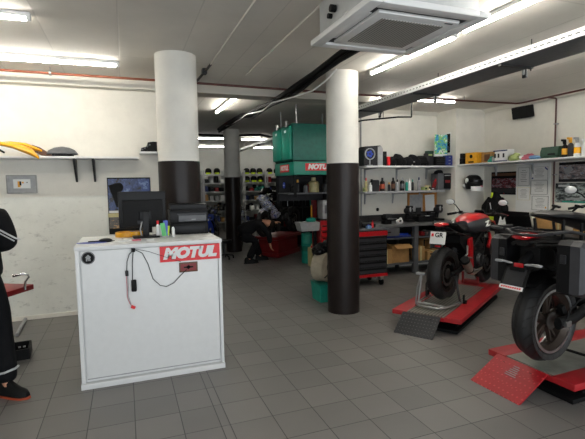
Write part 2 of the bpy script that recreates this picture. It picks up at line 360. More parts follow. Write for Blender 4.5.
# ------------------------------------------------------------------ ceiling strip lights
def strip(p, rz, L, lab, m='lamp', z=CEIL):
    t = thing('strip_light', lab, 'light', (p[0], p[1], z), rz, 'ceiling strip lights')
    b = MB(); b.box((0, 0, -.018), (L, .05, .036), bev=.006); b.build('housing', 'whitem', t)
    b = MB(); b.cyl((-L/2+.03, 0, -.066), (L/2-.03, 0, -.048), .015, n=12); b.build('tube', m, t)
    for s in (-1, 1): MB().box((s*(L/2-.015), 0, -.045), (.03, .034, .036), bev=.005).build('end_cap', 'whitem', t)
    return t
strip((-.75, 5.2), 0, 1.5, 'long strip light along the left wall above the yellow fairing')
strip((-2.3, 5.2), 0, 1.5, 'strip light out past the left edge, in line with the one by the left wall')
strip((-1.37, 4.0), 0, 1.5, 'strip light at the top left corner of the picture')
strip((2.81, 3.99), PI/2, 1.46, 'bright strip light just right of the air conditioner')
strip((2.82, 2.47), PI/2, 1.46, 'strip light at the top, over the corner of the air conditioner')
strip((4.27, 4.13), PI/2, 1.42, 'strip light seen beneath the cable tray over the motorcycles')
strip((4.27, 2.6), PI/2, 1.42, 'strip light at the right edge beyond the cable tray')
strip((4.37, 5.93), 0, 1.5, 'strip light near the back wall behind the cable tray hangers')
strip((1.59, 7.24), PI/2, 1.5, 'single strip light between the two white columns in the hall')
for x, y, lab in ((2.3, 12.2, 'hall strip light left of the far column'), (3.85, 12.2, 'hall strip light right of the far column'),
               (2.7, 14.7, 'far hall strip light low over the left rack'), (4.9, 14.7, 'far hall strip light over the right rack')):
    strip((x, y), 0, 1.5, lab, 'lampx')

# ------------------------------------------------------------------ ceiling services
# cassette air conditioner
t = thing('air_conditioner', 'square ceiling cassette air conditioner with a white frame and grey grille', 'air conditioner', (1.811, 2.735, CEIL))
MB().box((0, 0, -.13), (.78, .78, .25), bev=.01).build('casing', 'galv', t)
b = MB()
for s in (-1, 1):
    b.box((s*.40, 0, -.285), (.085, .885, .04), bev=.008); b.box((0, s*.40, -.285), (.715, .085, .04), bev=.008)
b.build('frame', 'whitem', t)
MB().box((0, 0, -.276), (.72, .72, .02)).build('slot_tray', 'dark', t)
b = MB(); b.box((0, 0, -.297), (.62, .62, .022), bev=.006); pn = b.build('panel', 'whitem', t)
MB().box((0, 0, -.311), (.47, .47, .006)).build('grille', 'vent', pn)
b = MB(); b.box((.24, -.285, -.309), (.06, .015, .003)); b.build('badge', 'grey', pn)
for i in range(4):
    a = i*PI/2; c, s = math.cos(a), math.sin(a)
    MB().box((0, 0, 0), (.5, .045, .008), bev=.003).build('louvre', 'whitem', t, loc=(c*0-s*.342, s*0+c*.342, -.29), rot=(.5 if i == 0 else -.5 if i == 2 else 0, 0, a))
b = MB(); b.cyl((-.39, .12, -.14), (-.43, .12, -.14), .025, n=12); b.cyl((-.39, .18, -.17), (-.42, .18, -.17), .018, n=12); b.build('pipe_connector', 'blackm', t)
# cable duct (corrugated black bundle)
b = MB()
for k, (dx, dz, r) in enumerate(((0, 0, .032), (.075, -.005, .026), (.04, -.045, .022))):
    pts = [(1.93+dx, 3.2, 2.88+dz)]+[(2.03+dx+.02*math.sin(i*1.7+k), 3.5+i*.55, (2.885 if i < 2 or i > 7 else 2.81 if i > 2 else 2.845)+dz+.008*math.sin(i*2.3+k)) for i in range(13)]
    b.tube(pts, r, 8)
tag(b.build('cable_bundle', 'blackm'), 'thick black cable bundle running along the ceiling into the hall', 'cable')
b = MB(); pts = [(2.35, 4.7, 2.93), (2.27, 4.85, 2.82), (2.22, 5.1, 2.76), (2.05, 5.5, 2.73), (1.95, 5.9, 2.74), (2.0, 6.5, 2.73), (1.9, 7.1, 2.76), (2.02, 7.9, 2.81), (2.06, 9., 2.84), (2.1, 9.6, 2.9)]
b.tube(pts, .009, 6); tag(b.build('electric_cable', 'whitem'), 'thin white cable sagging beside the black cable bundle', 'cable')
# long sprinkler pipe
b = MB(); b.tube([(-4.2, 5.66, 2.895), (.6, 5.69, 2.895)], .014, 10); 
p = b.build('fire_pipe', 'orangepipe'); tag(p, 'orange-red pipe along the ceiling over the left wall', 'pipe')
for x in (-.72, -2.4):
    b = MB(); b.cyl((x, 5.67, 2.88), (x, 5.67, CEIL), .006, n=6); b.ring([(.024, -.012), (.028, -.012), (.028, .012), (.024, .012)], 16, Matrix.Translation((x, 5.67, 2.895)) @ Matrix.Rotation(PI/2, 4, 'Y')); b.build('hanger', 'steel', p)
b = MB(); b.tube([(.62, 5.69, 2.895), (3.1, 5.70, 2.88), (6.17, 5.70, 2.90), (6.21, 5.66, 2.90), (6.22, 5.6, 2.90), (6.22, -3.0, 2.92)], .015, 10)
p = b.build('fire_pipe', 'copper'); tag(p, 'dark red ceiling pipe crossing behind both columns and turning at the loudspeaker', 'pipe')
for x in (.93, 2.0, 3.9, 5.1): MB().cyl((x, 5.70, 2.9), (x, 5.70, CEIL), .006, n=6).build('hanger', 'steel', p)
for y in (4.2, 2.5): MB().cyl((6.22, y, 2.9), (6.22, y, CEIL), .006, n=6).build('hanger', 'steel', p)
b = MB(); b.tube([(6.22, 5.15, 2.9), (6.40, 5.15, 2.9), (6.415, 5.15, 2.885), (6.415, 5.15, .95)], .013, 10)
p = b.build('water_pipe', 'copper'); tag(p, 'dark red pipe coming straight down the right wall between certificates and race posters', 'pipe')
for z in (2.5, 1.7): MB().box((6.43, 5.15, z), (.05, .06, .02)).build('clamp', 'steel', p)
for k, (x, y0, y1, lab) in enumerate(((.95, 2.0, 5.0, 'pale conduit on the ceiling nearer the left column'), (1.44, 1.9, 5.35, 'pale conduit on the ceiling ending beside the air conditioner'))):
    b = MB(); b.tube([(x, y0, CEIL-.008), (x, y1, CEIL-.008)], .009, 8); tag(b.build('conduit', 'ceil'), lab, 'conduit')
b = MB(); b.tube([(.95, 5.0, CEIL-.01), (.93, 5.2, 2.93), (.86, 5.45, 2.86), (.8, 5.6, 2.8)], .014, 8); b.box((.92, 5.25, 2.93), (.05, .09, .06))
tag(b.build('pipe_bracket', 'darksteel'), 'dark angled pipe bracket beside the top of the left column', 'bracket')
# perforated cable tray
t = thing('cable_tray', 'long white perforated cable tray hanging over the motorcycles', 'cable tray', (3.51, 0, 2.70))
y0, y1 = 1.2, 6.6
MB().span((-.21, y0, -.004), (.21, y1, .004)).build('base', 'grey', t)
sr = MB().span((-.214, y0, 0), (-.21, y1, .065)).build('side_rail', 'galv', t); MB().span((-.2155, y0, .026), (-.2135, y1, .037)).build('slots', 'perf', sr)
MB().span((.21, y0, 0), (.214, y1, .065)).build('side_rail', 'perf', t)
for y in (1.9, 3.25, 4.6, 5.9):
    b = MB(); b.box((0, y, -.012), (.40, .04, .016)); h = b.build('support_bar', 'darksteel', t)
    MB().cyl((.19, y, -.04), (.19, y, CEIL-2.7), .005, n=6).build('threaded_rod', 'darksteel', h)
    MB().box((.225, y+.1, -.01), (.02, .045, .14)).build('slotted_bracket', 'darksteel', h); MB().box((.21, y+.1, .0), (.012, .018, .1)).build('bracket_edge', 'galv', h)
b = MB()
for k in range(5): b.tube([(-.12+.05*k+.012*math.sin(i+k), y0+i*.45, .014) for i in range(12)], .010, 6)
b.build('cables', 'blackm', t)
t = thing('air_pipe', 'thin black air pipe dropping below the cable tray on two rods', 'pipe', (0, 0, 0))
MB().tube([(3.55, 7.15, 2.62), (3.55, 6.2, 2.60), (3.9, 5.75, 2.60), (4.1, 5.7, 2.60)], .012, 8).build('pipe', 'blackm', t)
b = MB(); b.cyl((3.75, 5.93, 2.60), (3.75, 5.93, CEIL), .005, n=6); b.cyl((4.1, 5.7, 2.60), (4.1, 5.7, CEIL), .012, n=6); b.build('rod', 'darksteel', t)
# hall tray
t = thing('hall_cable_tray', 'bright metal tray running back along the ceiling of the hall', 'cable tray', (3.5, 0, 2.74))
MB().span((-.09, 9.0, -.03), (.09, 14.5, .03)).build('channel', 'whitem', t)
for y in (9.6, 11.5, 13.4): MB().span((-.01, y-.01, .03), (.01, y+.01, CEIL-2.74)).build('hanger', 'darksteel', t); MB().span((-.12, y-.02, -.06), (-.07, y+.02, -.03)).build('clip', 'darksteel', t)
b = MB(); b.tube([(4.2, 12.0, 2.9), (3.3, 11.0, 2.9), (2.5, 11.2, 2.88), (1.2, 11.3, 2.9)], .03, 8); tag(b.build('vent_pipe', 'blackm'), 'black pipe crossing the hall ceiling at the far column', 'pipe')
b = MB(); b.lathe([(.045, 0), (.045, -.02), (.03, -.04), (0.01, -.045)], 16); o = b.build('smoke_detector', 'cream', loc=(2.35, 7.4, CEIL)); tag(o, 'small round detector on the hall ceiling beside the cables', 'smoke detector')

# ------------------------------------------------------------------ reception counter and what is on it
T = 1.15
t = thing('reception_counter', 'white laminate reception counter with a worn top and a red sign on its front', 'counter', (.19, 3.8, 0))
b = MB(); b.span((-.56, .02, .05), (.56, .73, T-.03)); b.build('body', 'white', t)
MB().span((-.58, -.008, T-.032), (.58, .75, T), bev=.003).build('top', 'white', t)
MB().span((-.575, -.006, .05), (-.545, .72, T-.032), bev=.002).build('side_panel', 'white', t)
MB().span((.548, -.006, .05), (.575, .72, T-.032), bev=.002).build('side_panel', 'white', t)
MB().span((-.545+.012, .002, .068), (.543, .02, T-.038), bev=.003).build('front_panel', 'white', t)
MB().span((-.58, -.016, 0), (.58, .70, .045), bev=.003).build('plinth', 'white', t)
b = MB(); b.span((-.53, -.002, .075), (.54, .003, .082)); b.build('bottom_strip', 'lgrey', t)
# red sign
t = thing('oil_sign', 'red MOTUL sign with white italic letters on the counter front', 'sign', (.5, 3.795, 1.047), rot=(PI/2, 0, 0))
MB().box((0, 0, 0), (.50, .132, .006)).build('board', 'redsign', t)
text_mesh('lettering', 'MOTUL', .118, 'white', t, (-.005, 0, .0035), (0, 0, 0), .25, .0085, .0006, sx=1.08)
# round sticker
t = thing('round_sticker', 'black round sticker with a pale emblem at the top left of the counter front', 'sticker', (-.292, 3.801, 1.058), rot=(PI/2, 0, 0))
MB().cyl((0, 0, -.001), (0, 0, .002), .05, n=32).build('disc', 'blackm', t)
b = MB(); b.ring([(.044, .002), (.047, .002), (.047, .003), (.044, .003)], 32); b.box((0, .006, .0025), (.03, .03, .001), rz=PI/4); b.box((-.012, -.014, .0025), (.008, .02, .001)); b.box((.012, -.014, .0025), (.008, .02, .001)); b.box((0, -.014, .0025), (.006, .02, .001))
b.build('emblem', 'lgrey', t)
# hook and charging leads
t = thing('charging_lead', 'black charging lead looped over a hook on the counter front, red plug at its end', 'cable', (.043, 3.8, 1.10))
MB().box((0, -.012, 0), (.03, .03, .03), bev=.004).build('hook', 'blackm', t)
MB().tube([(0, -.02, .0), (-.03, -.02, -.03), (-.05, -.015, -.09), (-.055, -.015, -.17)], .0035, 6).build('lead', 'blackm', t)
b = MB(); b.box((-.055, -.015, -.185), (.026, .018, .045), bev=.006); b.build('clip', 'dark', t)
MB().tube([(-.06, -.012, -.2), (-.058, -.012, -.3), (-.06, -.012, -.38), (-.045, -.012, -.43), (-.03, -.014, -.455)], .0025, 6).build('pink_wire', 'pink', t)
MB().tube([(-.05, -.012, -.2), (-.048, -.012, -.3), (-.052, -.012, -.37), (-.035, -.012, -.44)], .0025, 6).build('black_wire', 'lgrey', t)
b = MB(); b.box((-.018, -.016, -.468), (.034, .02, .024), rot=(0, .5, 0), bev=.005); b.build('plug', 'redsign', t)
MB().tube([(0, -.02, -.01), (-.01, -.018, -.1), (-.015, -.018, -.24)], .0035, 6).build('plug_lead', 'blackm', t)
b = MB(); b.box((-.005, -.02, -.29), (.042, .03, .1), bev=.012); b.build('adapter', 'blackm', t); 
t = thing('hanging_cord', 'thin black cord hanging in a wide loop from the hook to the brown pouch', 'cord', (.043, 3.8, 1.10))
MB().tube([(.01, -.012, .005), (.07, -.01, -.03), (.11, -.008, -.12), (.145, -.008, -.25), (.20, -.008, -.31), (.25, -.008, -.325), (.31, -.008, -.30), (.37, -.008, -.24), (.42, -.008, -.195)], .003, 6).build('loop', 'blackm', t)
MB().tube([(.01, -.012, .01), (.12, -.008, -.02), (.25, -.008, -.075), (.375, -.008, -.125)], .002, 6).build('strand', 'blackm', t)
t = thing('leather_patch', 'brown leather badge on the counter front just below the red sign', 'badge', (.48, 3.799, .925), rot=(PI/2, 0, .0))
MB().box((0, 0, 0), (.155, .085, .008), bev=.004).build('backing', 'brown', t)
b = MB(); b.box((0, 0, .004), (.13, .06, .002)); q = b.build('inset', 'redd', t)
b = MB(); b.box((0, .0, .0055), (.08, .012, .002)); b.box((0, 0, .0055), (.03, .028, .002), rz=PI/4); b.build('emblem', 'blackm', t)
# monitor seen from behind
t = thing('computer_monitor', 'black computer monitor seen from behind on the counter', 'monitor', (.165, 4.27, T), rz=.04)
b = MB(); b.box((-.02, .0, .255), (.41, .03, .33), rot=(.06, 0, 0), bev=.008); s_ = b.build('shell', 'black', t)
b = MB(); b.box((-.02, -.022, .225), (.35, .03, .24), rot=(.06, 0, 0), bev=.012); b.build('rear_cover', 'blackm', s_)
b = MB(); b.box((-.02, -.04, .14), (.1, .006, .03), rot=(.06, 0, 0)); b.build('port_panel', 'dark', s_)
MB().box((-.02, .018, .26), (.38, .006, .29), rot=(.06, 0, 0)).build('screen', 'glassd', s_)
b = MB(); b.box((0, -.045, .12), (.055, .03, .24), bev=.008); b.box((0, -.03, .2), (.1, .05, .09), bev=.01); b.build('stand', 'black', t)
b = MB(); b.box((0, -.02, .008), (.23, .17, .016), bev=.006); b.build('base', 'black', t)
MB().tube([(-.03, -.04, .15), (-.05, -.06, .08), (-.04, -.05, .02)], .006, 6).build('cable', 'lgrey', t)
# printer
t = thing('laser_printer', 'black laser printer standing on the right end of the counter', 'printer', (.575, 4.48, T), rz=-.04)
W = .36
b = MB(); b.span((-W/2, -.17, .0), (W/2, .2, .11), bev=.012); b.build('lower_body', 'blackm', t)
b = MB(); b.span((-W/2, -.15, .105), (W/2, .2, .235), bev=.014); b.build('upper_body', 'black', t)
MB().span((-.10, -.182, .125), (.16, -.10, .185), bev=.004).build('output_tray', 'grey', t)
b = MB(); b.span((-.11, -.158, .185), (.165, -.12, .2)); b.build('output_slot', 'blackg', t)
MB().span((-W/2+.01, -.16, .235), (W/2-.01, .19, .29), bev=.01).build('scanner_lid', 'black', t)
MB().box((.01, -.165, .232), (W-.04, .06, .012), rot=(.5, 0, 0), bev=.003).build('control_panel', 'dark', t)
b = MB(); b.span((-.14, -.174, .012), (.14, -.168, .085), bev=.003); b.build('paper_drawer', 'black', t)
b = MB(); b.span((.02, -.1835, .14), (.06, -.182, .147)); b.build('logo', 'lgrey', t)
# small things on the counter
b = MB(); b.ring([(.075, 0), (.1, 0), (.1, .042), (.075, .042)], 40); tag(b.build('tape_roll', 'yel2', loc=(-.0, 4.42, T)), 'roll of yellow tape lying behind the foot of the monitor', 'tape')
o = thing('yellow_spool', 'yellow tape reel leaning towards the monitor foot', 'tape', (.085, 4.36, T)); MB().ring([(.03, 0), (.06, 0), (.06, .05), (.03, .05)], 30).build('ring', 'yellow', o); MB().ring([(.026, .002), (.031, .002), (.031, .048), (.026, .048)], 24).build('core', 'card', o)
b = MB(); b.ell((0, 0, .003), (.12, .07, .004), 32); tag(b.build('mouse_pad', 'blue', loc=(-.275, 4.03, T)), 'blue oval pad at the left end of the counter top', 'mouse pad')
o = thing('computer_mouse', 'black computer mouse with its lead on the left of the counter', 'mouse', (-.17, 4.05, T)); b = MB(); b.ell((0, 0, .012), (.055, .033, .02), 20); b.box((-.09, 0, .008), (.09, .04, .012), bev=.004); b.build('shell', 'black', o); MB().tube([(.05, 0, .01), (.09, .02, .004), (.14, .01, .004), (.17, .06, .004), (.13, .12, .004)], .004, 6).build('cord', 'blackm', o)
b = MB()
for k in range(3): b.box((.0+.005*k, .003*k, .002+.003*k), (.15, .11, .003), rz=.2+.15*k)
tag(b.build('paper_stack', 'paper', loc=(-.02, 4.05, T)), 'few white papers lying in front of the monitor foot', 'paper')
b = MB(); b.box((0, 0, .006), (.07, .045, .012), rz=.4, bev=.003); tag(b.build('sticker_pack', 'pink', loc=(.075, 4.02, T+.0)), 'small pink packet on the white papers', 'packet')
b = MB(); b.box((0, 0, .006), (.06, .04, .012), rz=-.3, bev=.003); tag(b.build('card_packet', 'paper', loc=(.19, 3.97, T)), 'small white packet near the counter edge in front of the monitor', 'packet')
o = thing('display_stand', 'small clear stand full of bright green and blue leaflets beside the monitor', 'leaflet stand', (.335, 4.2, T))
MB().box((0, 0, .006), (.08, .06, .012), bev=.003).build('base', 'lgrey', o)
for k, (m_, dx, h, a) in enumerate((('green', -.02, .12, -.12), ('blue', .0, .14, .05), ('hivis', .015, .09, .12), ('paper', -.035, .1, -.2))): MB().box((dx, .012*k-.02, h/2+.01), (.04, .004, h), rot=(-.1, a, 0)).build('leaflet', m_, o)
def bottle(name, lab, cat, loc, h, r, body, cap, group=None, neck=.35, label_m=None, rz=0, parent=None):
    t = thing(name, lab, cat, loc, rz, group)
    hb = h*.78
    MB().lathe([(r*.9, 0), (r, h*.02), (r, hb*.82), (r*.8, hb*.92), (r*neck, hb), (r*neck, hb+.01*h)], 16).build('body', body, t)
    MB().lathe([(r*neck*1.25, hb), (r*neck*1.25, h*.98), (r*neck*.9, h)], 12).build('cap', cap, t)
    if label_m: MB().lathe([(r*1.01, h*.18), (r*1.02, h*.19), (r*1.02, h*.52), (r*1.01, h*.53)], 16).build('wrapper', label_m, t)
    return t
bottle('spray_bottle', 'white and red spray bottle between the monitor and printer', 'bottle', (.27, 4.22, T), .15, .018, 'paper', 'redsign', neck=.5)
bottle('glue_tube', 'slim white glue tube leaning by the printer', 'tube', (.40, 4.16, T), .12, .014, 'paper', 'blackm', neck=.5)
bottle('marker_pen', 'black marker standing upright behind the leaflets', 'pen', (.30, 4.3, T), .16, .01, 'blackm', 'blackm', neck=.8)

# ------------------------------------------------------------------ left wall
t = thing('wall_shelf', 'long white shelf board on the left wall', 'shelf', (-2.1, 6.0, 1.975))
MB().span((-2.1, -.15, -.012), (2.28, .17, .012), bev=.003).build('board', 'white', t)
for x in (-.554+2.1, -.345+2.1, -.8):
    b = MB(); b.prism([(.168, -.012), (-.1, -.012), (-.1, -.035), (.14, -.27), (.168, -.29)], x-.012, x+.012, 'yz'); b.build('bracket', 'dark', t)
t = thing('wall_shelf', 'short shelf board set higher, beside the left column', 'shelf', (.4, 6.0, 2.04))
MB().span((-.2, -.15, -.012), (.22, .17, .012), bev=.003).build('board', 'white', t); MB().span((.1, .0, -.2), (.13, .17, -.012)).build('bracket', 'lgrey', t)
# yellow motorcycle fairing
t = thing('yellow_fairing', 'yellow motorcycle fairing panel lying over the shelf edge', 'fairing', (-1.1, 5.93, 1.99))
R = []
for x, z, hy, hz, y in ((-.5, .17, .03, .035, 0), (-.34, .165, .05, .03, -.02), (-.2, .13, .07, .03, -.05), (-.06, .1, .09, .04, -.08), (.05, .06, .1, .055, -.1), (.14, .02, .08, .055, -.13), (.205, -.035, .02, .02, -.16)):
    R.append([(x, y+hy*math.cos(a), z+hz*math.sin(a)*(1 if math.sin(a) > 0 else .6)) for a in [2*PI*k/14 for k in range(14)]])
MB().loft(R).build('panel', 'yellow', t)
R = []
for x, z, hy, hz in ((-.25, .14, .02, .02), (-.1, .14, .09, .03), (.05, .125, .11, .03), (.15, .085, .09, .03), (.22, .06, .06, .02)):
    R.append([(x, .02+hy*math.cos(a), z+hz*math.sin(a)) for a in [2*PI*k/12 for k in range(12)]])
MB().loft(R).build('tail_panel', 'yellow', t)
MB().prism([(.12, .13), (.2, .1), (.335, .005), (.29, .0), (.2, .01), (.14, .05)], -.03, .05, 'xz').build('inner_wedge', 'brown', t)
b = MB(); b.tube([(-.5, -.06, .14), (-.35, -.07, .12), (-.22, -.1, .08), (-.14, -.12, .03)], .012, 6); b.build('trim', 'blackm', t)
t = thing('seat_cowl', 'dark grey domed seat cowl on the left wall shelf', 'seat cowl', (-.68, 5.97, 1.987))
R = []
for x, h in ((-.165, .012), (-.14, .045), (-.08, .075), (0, .088), (.08, .075), (.14, .045), (.165, .012)):
    w = .12*(1-(x/.2)**4)
    R.append([(x, w*math.cos(a), .035+h*max(0, math.sin(a))-.008*(math.sin(a) < -.1)) for a in [2*PI*k/16 for k in range(16)]])
MB().loft(R).build('shell', 'grey', t)
b = MB(); b.span((-.1, -.09, 0), (.12, .09, .035)); 
for x in (-.08, -.02, .04, .1): b.span((x-.01, -.1, .0), (x+.01, -.09, .03))
b.build('underside', 'blackm', t)
t = thing('engine_part', 'black toothed plastic part on the short high shelf', 'part', (.31, 5.98, 2.052))
b = MB(); b.prism([(-.1, 0), (-.09, .05), (-.02, .07), (-.01, .12), (.05, .13), (.1, .13), (.1, 0)], -.06, .06, 'xz'); b.build('body', 'blackm', t)
b = MB()
for k in range(4): b.cyl((-.08+.03*k, -.07, .03+.02*k), (-.08+.03*k, -.055, .03+.02*k), .012, n=8)
b.build('knob', 'grey', t)
# framed certificate-like switch panel
t = thing('framed_picture', 'small silver framed picture hanging under the yellow fairing', 'picture frame', (-1.155, 6.165, 1.668), rot=(PI/2, 0, 0))
b = MB()
for s in (-1, 1): b.box((s*.155, 0, .006), (.014, .22, .016), bev=.003); b.box((0, s*.105, .006), (.31, .014, .016), bev=.003)
b.build('frame', 'alu', t)
MB().box((0, 0, .002), (.3, .2, .004)).build('mount', 'lgrey', t); MB().box((0, .005, .005), (.18, .11, .002)).build('print', 'paper', t)
b = MB(); b.box((-.03, .0, .0065), (.03, .07, .001)); b.box((.01, .02, .0065), (.02, .02, .001)); b.build('print_colour', 'yel2', t)
b = MB(); b.box((-.015, .01, .0075), (.02, .05, .001)); b.box((.055, .02, .0065), (.012, .012, .001)); b.build('print_dark', 'blackm', t)
def poster(name, lab, c, w, h, m, rot, extras=None, cat='poster'):
    t = thing(name, lab, cat, c, rot=rot)
    MB().box((0, 0, .0015), (w, h, .003)).build('sheet', m, t)
    return t
M['pic_a'] = picture_mat('printed_motocross', ['101016', '2a3a66', '3c4f86', '6f86b4', 'c9cfd8'], 9, (1, .8, 1), 3.1)
M['pic_b'] = picture_mat('printed_lower', ['2a2a2c', '5a544c', 'b08858', 'd8c4a0'], 7, (1, 3, 1), 9.4)
t = poster('race_poster', 'blue motorsport poster partly behind the monitor', (.057, 6.165, 1.372), .53, .73, 'blackm', (PI/2, 0, 0))
MB().box((0, .14, .004), (.51, .42, .001)).build('photo', 'pic_a', t); MB().box((0, -.19, .004), (.51, .2, .001)).build('photo', 'pic_b', t)
MB().box((0, -.075, .0045), (.51, .03, .001)).build('pale_band', 'paper', t); MB().box((-.02, -.12, .0045), (.5, .05, .001)).build('sand_band', 'canister', t)
b = MB(); b.box((-.15, .14, .005), (.12, .3, .001), rz=.3); b.ell((-.12, .24, .005), (.05, .06, .001)); b.build('rider', 'blackm', t)
# ------------------------------------------------------------------ people
def skin(name, P, E, root, m, parent, sub=2):
    names = list(P); idx = {k: i for i, k in enumerate(names)}
    me = bpy.data.meshes.new(name); me.from_pydata([P[k][0] for k in names], [(idx[a], idx[b]) for a, b in E], [])
    me.materials.append(M[m])
    o = bpy.data.objects.new(name, me); COL.objects.link(o); o.parent = parent
    sm = o.modifiers.new('skin', 'SKIN'); sm.use_smooth_shade = True; sm.branch_smoothing = .6
    if not me.skin_vertices: me.attributes  # layer is made by the modifier
    lay = me.skin_vertices[0].data
    for k, i in idx.items():
        r = P[k][1]; lay[i].radius = (r, r) if not isinstance(r, tuple) else r
        lay[i].use_root = (k == root)
    ss = o.modifiers.new('smooth', 'SUBSURF'); ss.levels = sub; ss.render_levels = sub
    return o
def lerp(a, b, t): return Vector(a)*(1-t)+Vector(b)*t
def hand(P, E, side, wrist, d, n_, thumb_dir, curl=.35):
    """palm and five fingers from the wrist; d = pointing direction, n_ = palm-facing direction"""
    d = Vector(d).normalized(); n_ = Vector(n_).normalized(); sdir = Vector(thumb_dir).normalized()
    w = Vector(wrist)
    pk = side+'palm'; P[pk] = (w+d*.05, (.030, .020)); E.append((side+'wr', pk))
    for f, (off, L) in enumerate(((.030, .075), (.010, .085), (-.010, .08), (-.029, .062))):
        prev = pk; p = w+d*.088+sdir*off
        k = side+'f%da' % f; P[k] = (p, .0095); E.append((prev, k)); prev = k
        ang = curl
        for j in range(3):
            dd = (d*math.cos(ang)+n_*math.sin(ang)).normalized(); p = p+dd*L*(.42, .32, .26)[j]
            k = side+'f%d%s' % (f, 'bcd'[j]); P[k] = (p, (.009, .0085, .007)[j]); E.append((prev, k)); prev = k; ang += curl
    p = w+d*.03+sdir*.034; k = side+'t0'; P[k] = (p, .012); E.append((pk, k))
    q = p+(d*.6+sdir*.6+n_*.3).normalized()*.035; P[side+'t1'] = (q, .010); E.append((k, side+'t1'))
    q2 = q+(d*.9+n_*.5).normalized()*.028; P[side+'t2'] = (q2, .0085); E.append((side+'t1', side+'t2'))
def person(name, label, loc, rz, J, jacket='fabric', trouser='denim', hand_dir=None, extras=True, fwd=(0, 1, 0), sole='orange'):
    t = thing(name, label, 'person', loc, rz)
    J = {k: Vector(v) for k, v in J.items()}
    P, E = {}, []
    def add(k, p, r, par=None):
        P[k] = (Vector(p), r)
        if par: E.append((par, k))
    add('pel', J['pelvis'], .10); add('wai', J['waist'], .10, 'pel'); add('che', J['chest'], (.15, .12), 'wai')
    add('nek', J['neck'], .06, 'che'); add('hd0', lerp(J['neck'], J['head'], .45), .062, 'nek'); add('hd1', J['head'], (.082, .095), 'hd0'); add('hd2', lerp(J['neck'], J['head'], 1.45), .066, 'hd1')
    for s in 'LR':
        add(s+'sh', J[s+'sh'], .062, 'che'); add(s+'el', J[s+'el'], .043, s+'sh'); add(s+'wr', J[s+'wr'], .027, s+'el')
        hd = hand_dir[s] if hand_dir else ((J[s+'wr']-J[s+'el']), (0, 0, -1), (1 if s == 'L' else -1, 0, 0))
        hand(P, E, s, J[s+'wr'], *hd)
        add(s+'hi', J[s+'hi'], .085, 'pel'); add(s+'kn', J[s+'kn'], .058, s+'hi'); add(s+'an', J[s+'an'], .04, s+'kn'); add(s+'to', J[s+'an']+Vector(J.get(s+'foot', fwd)).normalized()*.12+Vector((0, 0, -.04)), .032, s+'an')
    skin('body', P, E, 'pel', 'skin', t)
    # face and hair
    up = (J['head']-J['neck']).normalized(); f = Vector(J.get('face', fwd)).normalized(); f = (f-up*f.dot(up)).normalized(); r = f.cross(up)
    c = J['head']+up*.01
    b = MB(); b.loft([[c+f*.085+up*.02+r*.008*math.cos(a)+up*.01*math.sin(a) for a in (0, 2, 4)], [c+f*.118-up*.022+r*.016*math.cos(a)+up*.012*math.sin(a) for a in (0, 2, 4)], [c+f*.09-up*.04+r*.014*math.cos(a)+up*.01*math.sin(a) for a in (0, 2, 4)]])
    b.build('nose', 'skin', t)
    for s in (-1, 1): MB().ell(c+r*s*.088-up*.01, (.014, .02, .03), 10).build('ear', 'skin', t)
    for s in (-1, 1): MB().ell(c+f*.088+r*s*.033+up*.015, (.012, .012, .009), 8).build('eye', 'blackm', t)
    MB().ell(c+f*.088-up*.058, (.024, .008, .006), 8).build('mouth', 'redd', t)
    rings = []
    for k in range(7):
        a = -.15+k*(PI/2+.1)/6; rad = .103*math.cos(a)+.004
        rings.append([c-f*.012+up*(.02+.108*math.sin(a))+(r*math.cos(q)*.86+f*math.sin(q)*(1 if math.sin(q) < .2 else .93))*rad for q in [2*PI*i/20 for i in range(20)]])
    b = MB(); b.loft(rings); b.build('hair', 'hair', t)
    # clothes
    P, E = {}, []
    add('wa0', lerp(J['waist'], J['pelvis'], 1.25), .19); add('wa1', lerp(J['waist'], J['pelvis'], .3), .185, 'wa0'); add('wa2', lerp(J['waist'], J['chest'], .5), .18, 'wa1'); add('che', J['chest'], .185, 'wa2'); add('nek', lerp(J['chest'], J['neck'], .95), (.085, .08), 'che')
    for s in 'LR':
        add(s+'sh', J[s+'sh'], .088, 'che'); add(s+'ua', lerp(J[s+'sh'], J[s+'el'], .5), .074, s+'sh'); add(s+'el', J[s+'el'], .068, s+'ua'); add(s+'fa', lerp(J[s+'el'], J[s+'wr'], .55), .056, s+'el'); add(s+'cu', lerp(J[s+'el'], J[s+'wr'], .93), .043, s+'fa')
    jk = skin('jacket', P, E, 'che', jacket, t)
    P, E = {}, []
    add('pel', J['pelvis'], (.15, .13)); add('be', lerp(J['pelvis'], J['waist'], .8), .145, 'pel')
    for s in 'LR':
        add(s+'hi', J[s+'hi'], .1, 'pel'); add(s+'th', lerp(J[s+'hi'], J[s+'kn'], .5), .093, s+'hi'); add(s+'kn', J[s+'kn'], .076, s+'th'); add(s+'ca', lerp(J[s+'kn'], J[s+'an'], .5), .085, s+'kn'); add(s+'an', lerp(J[s+'kn'], J[s+'an'], .97), .078, s+'ca')
    skin('trousers', P, E, 'pel', trouser, t)
    for s in 'LR':
        a = J[s+'an']; d = Vector(J.get(s+'foot', fwd)); d.z = 0; d.normalize(); q = Vector((-d.y, d.x, 0)); z0 = a.z-.085
        R = []
        for x, w, h in ((-.09, .03, .06), (-.075, .042, .10), (-.02, .045, .13), (.04, .045, .11), (.1, .05, .07), (.16, .045, .055), (.195, .02, .035)):
            R.append([Vector((a.x, a.y, z0+.018))+d*x+q*(w*math.cos(u))+Vector((0, 0, max(0, math.sin(u))*h)) for u in [2*PI*k/14 for k in range(14)]])
        sh = MB().loft(R).build('shoe', 'blackm', t)
        poly = [(-.1, -.03), (-.08, -.045), (.08, -.052), (.16, -.046), (.205, -.015), (.205, .015), (.16, .046), (.08, .052), (-.08, .045), (-.1, .03)]
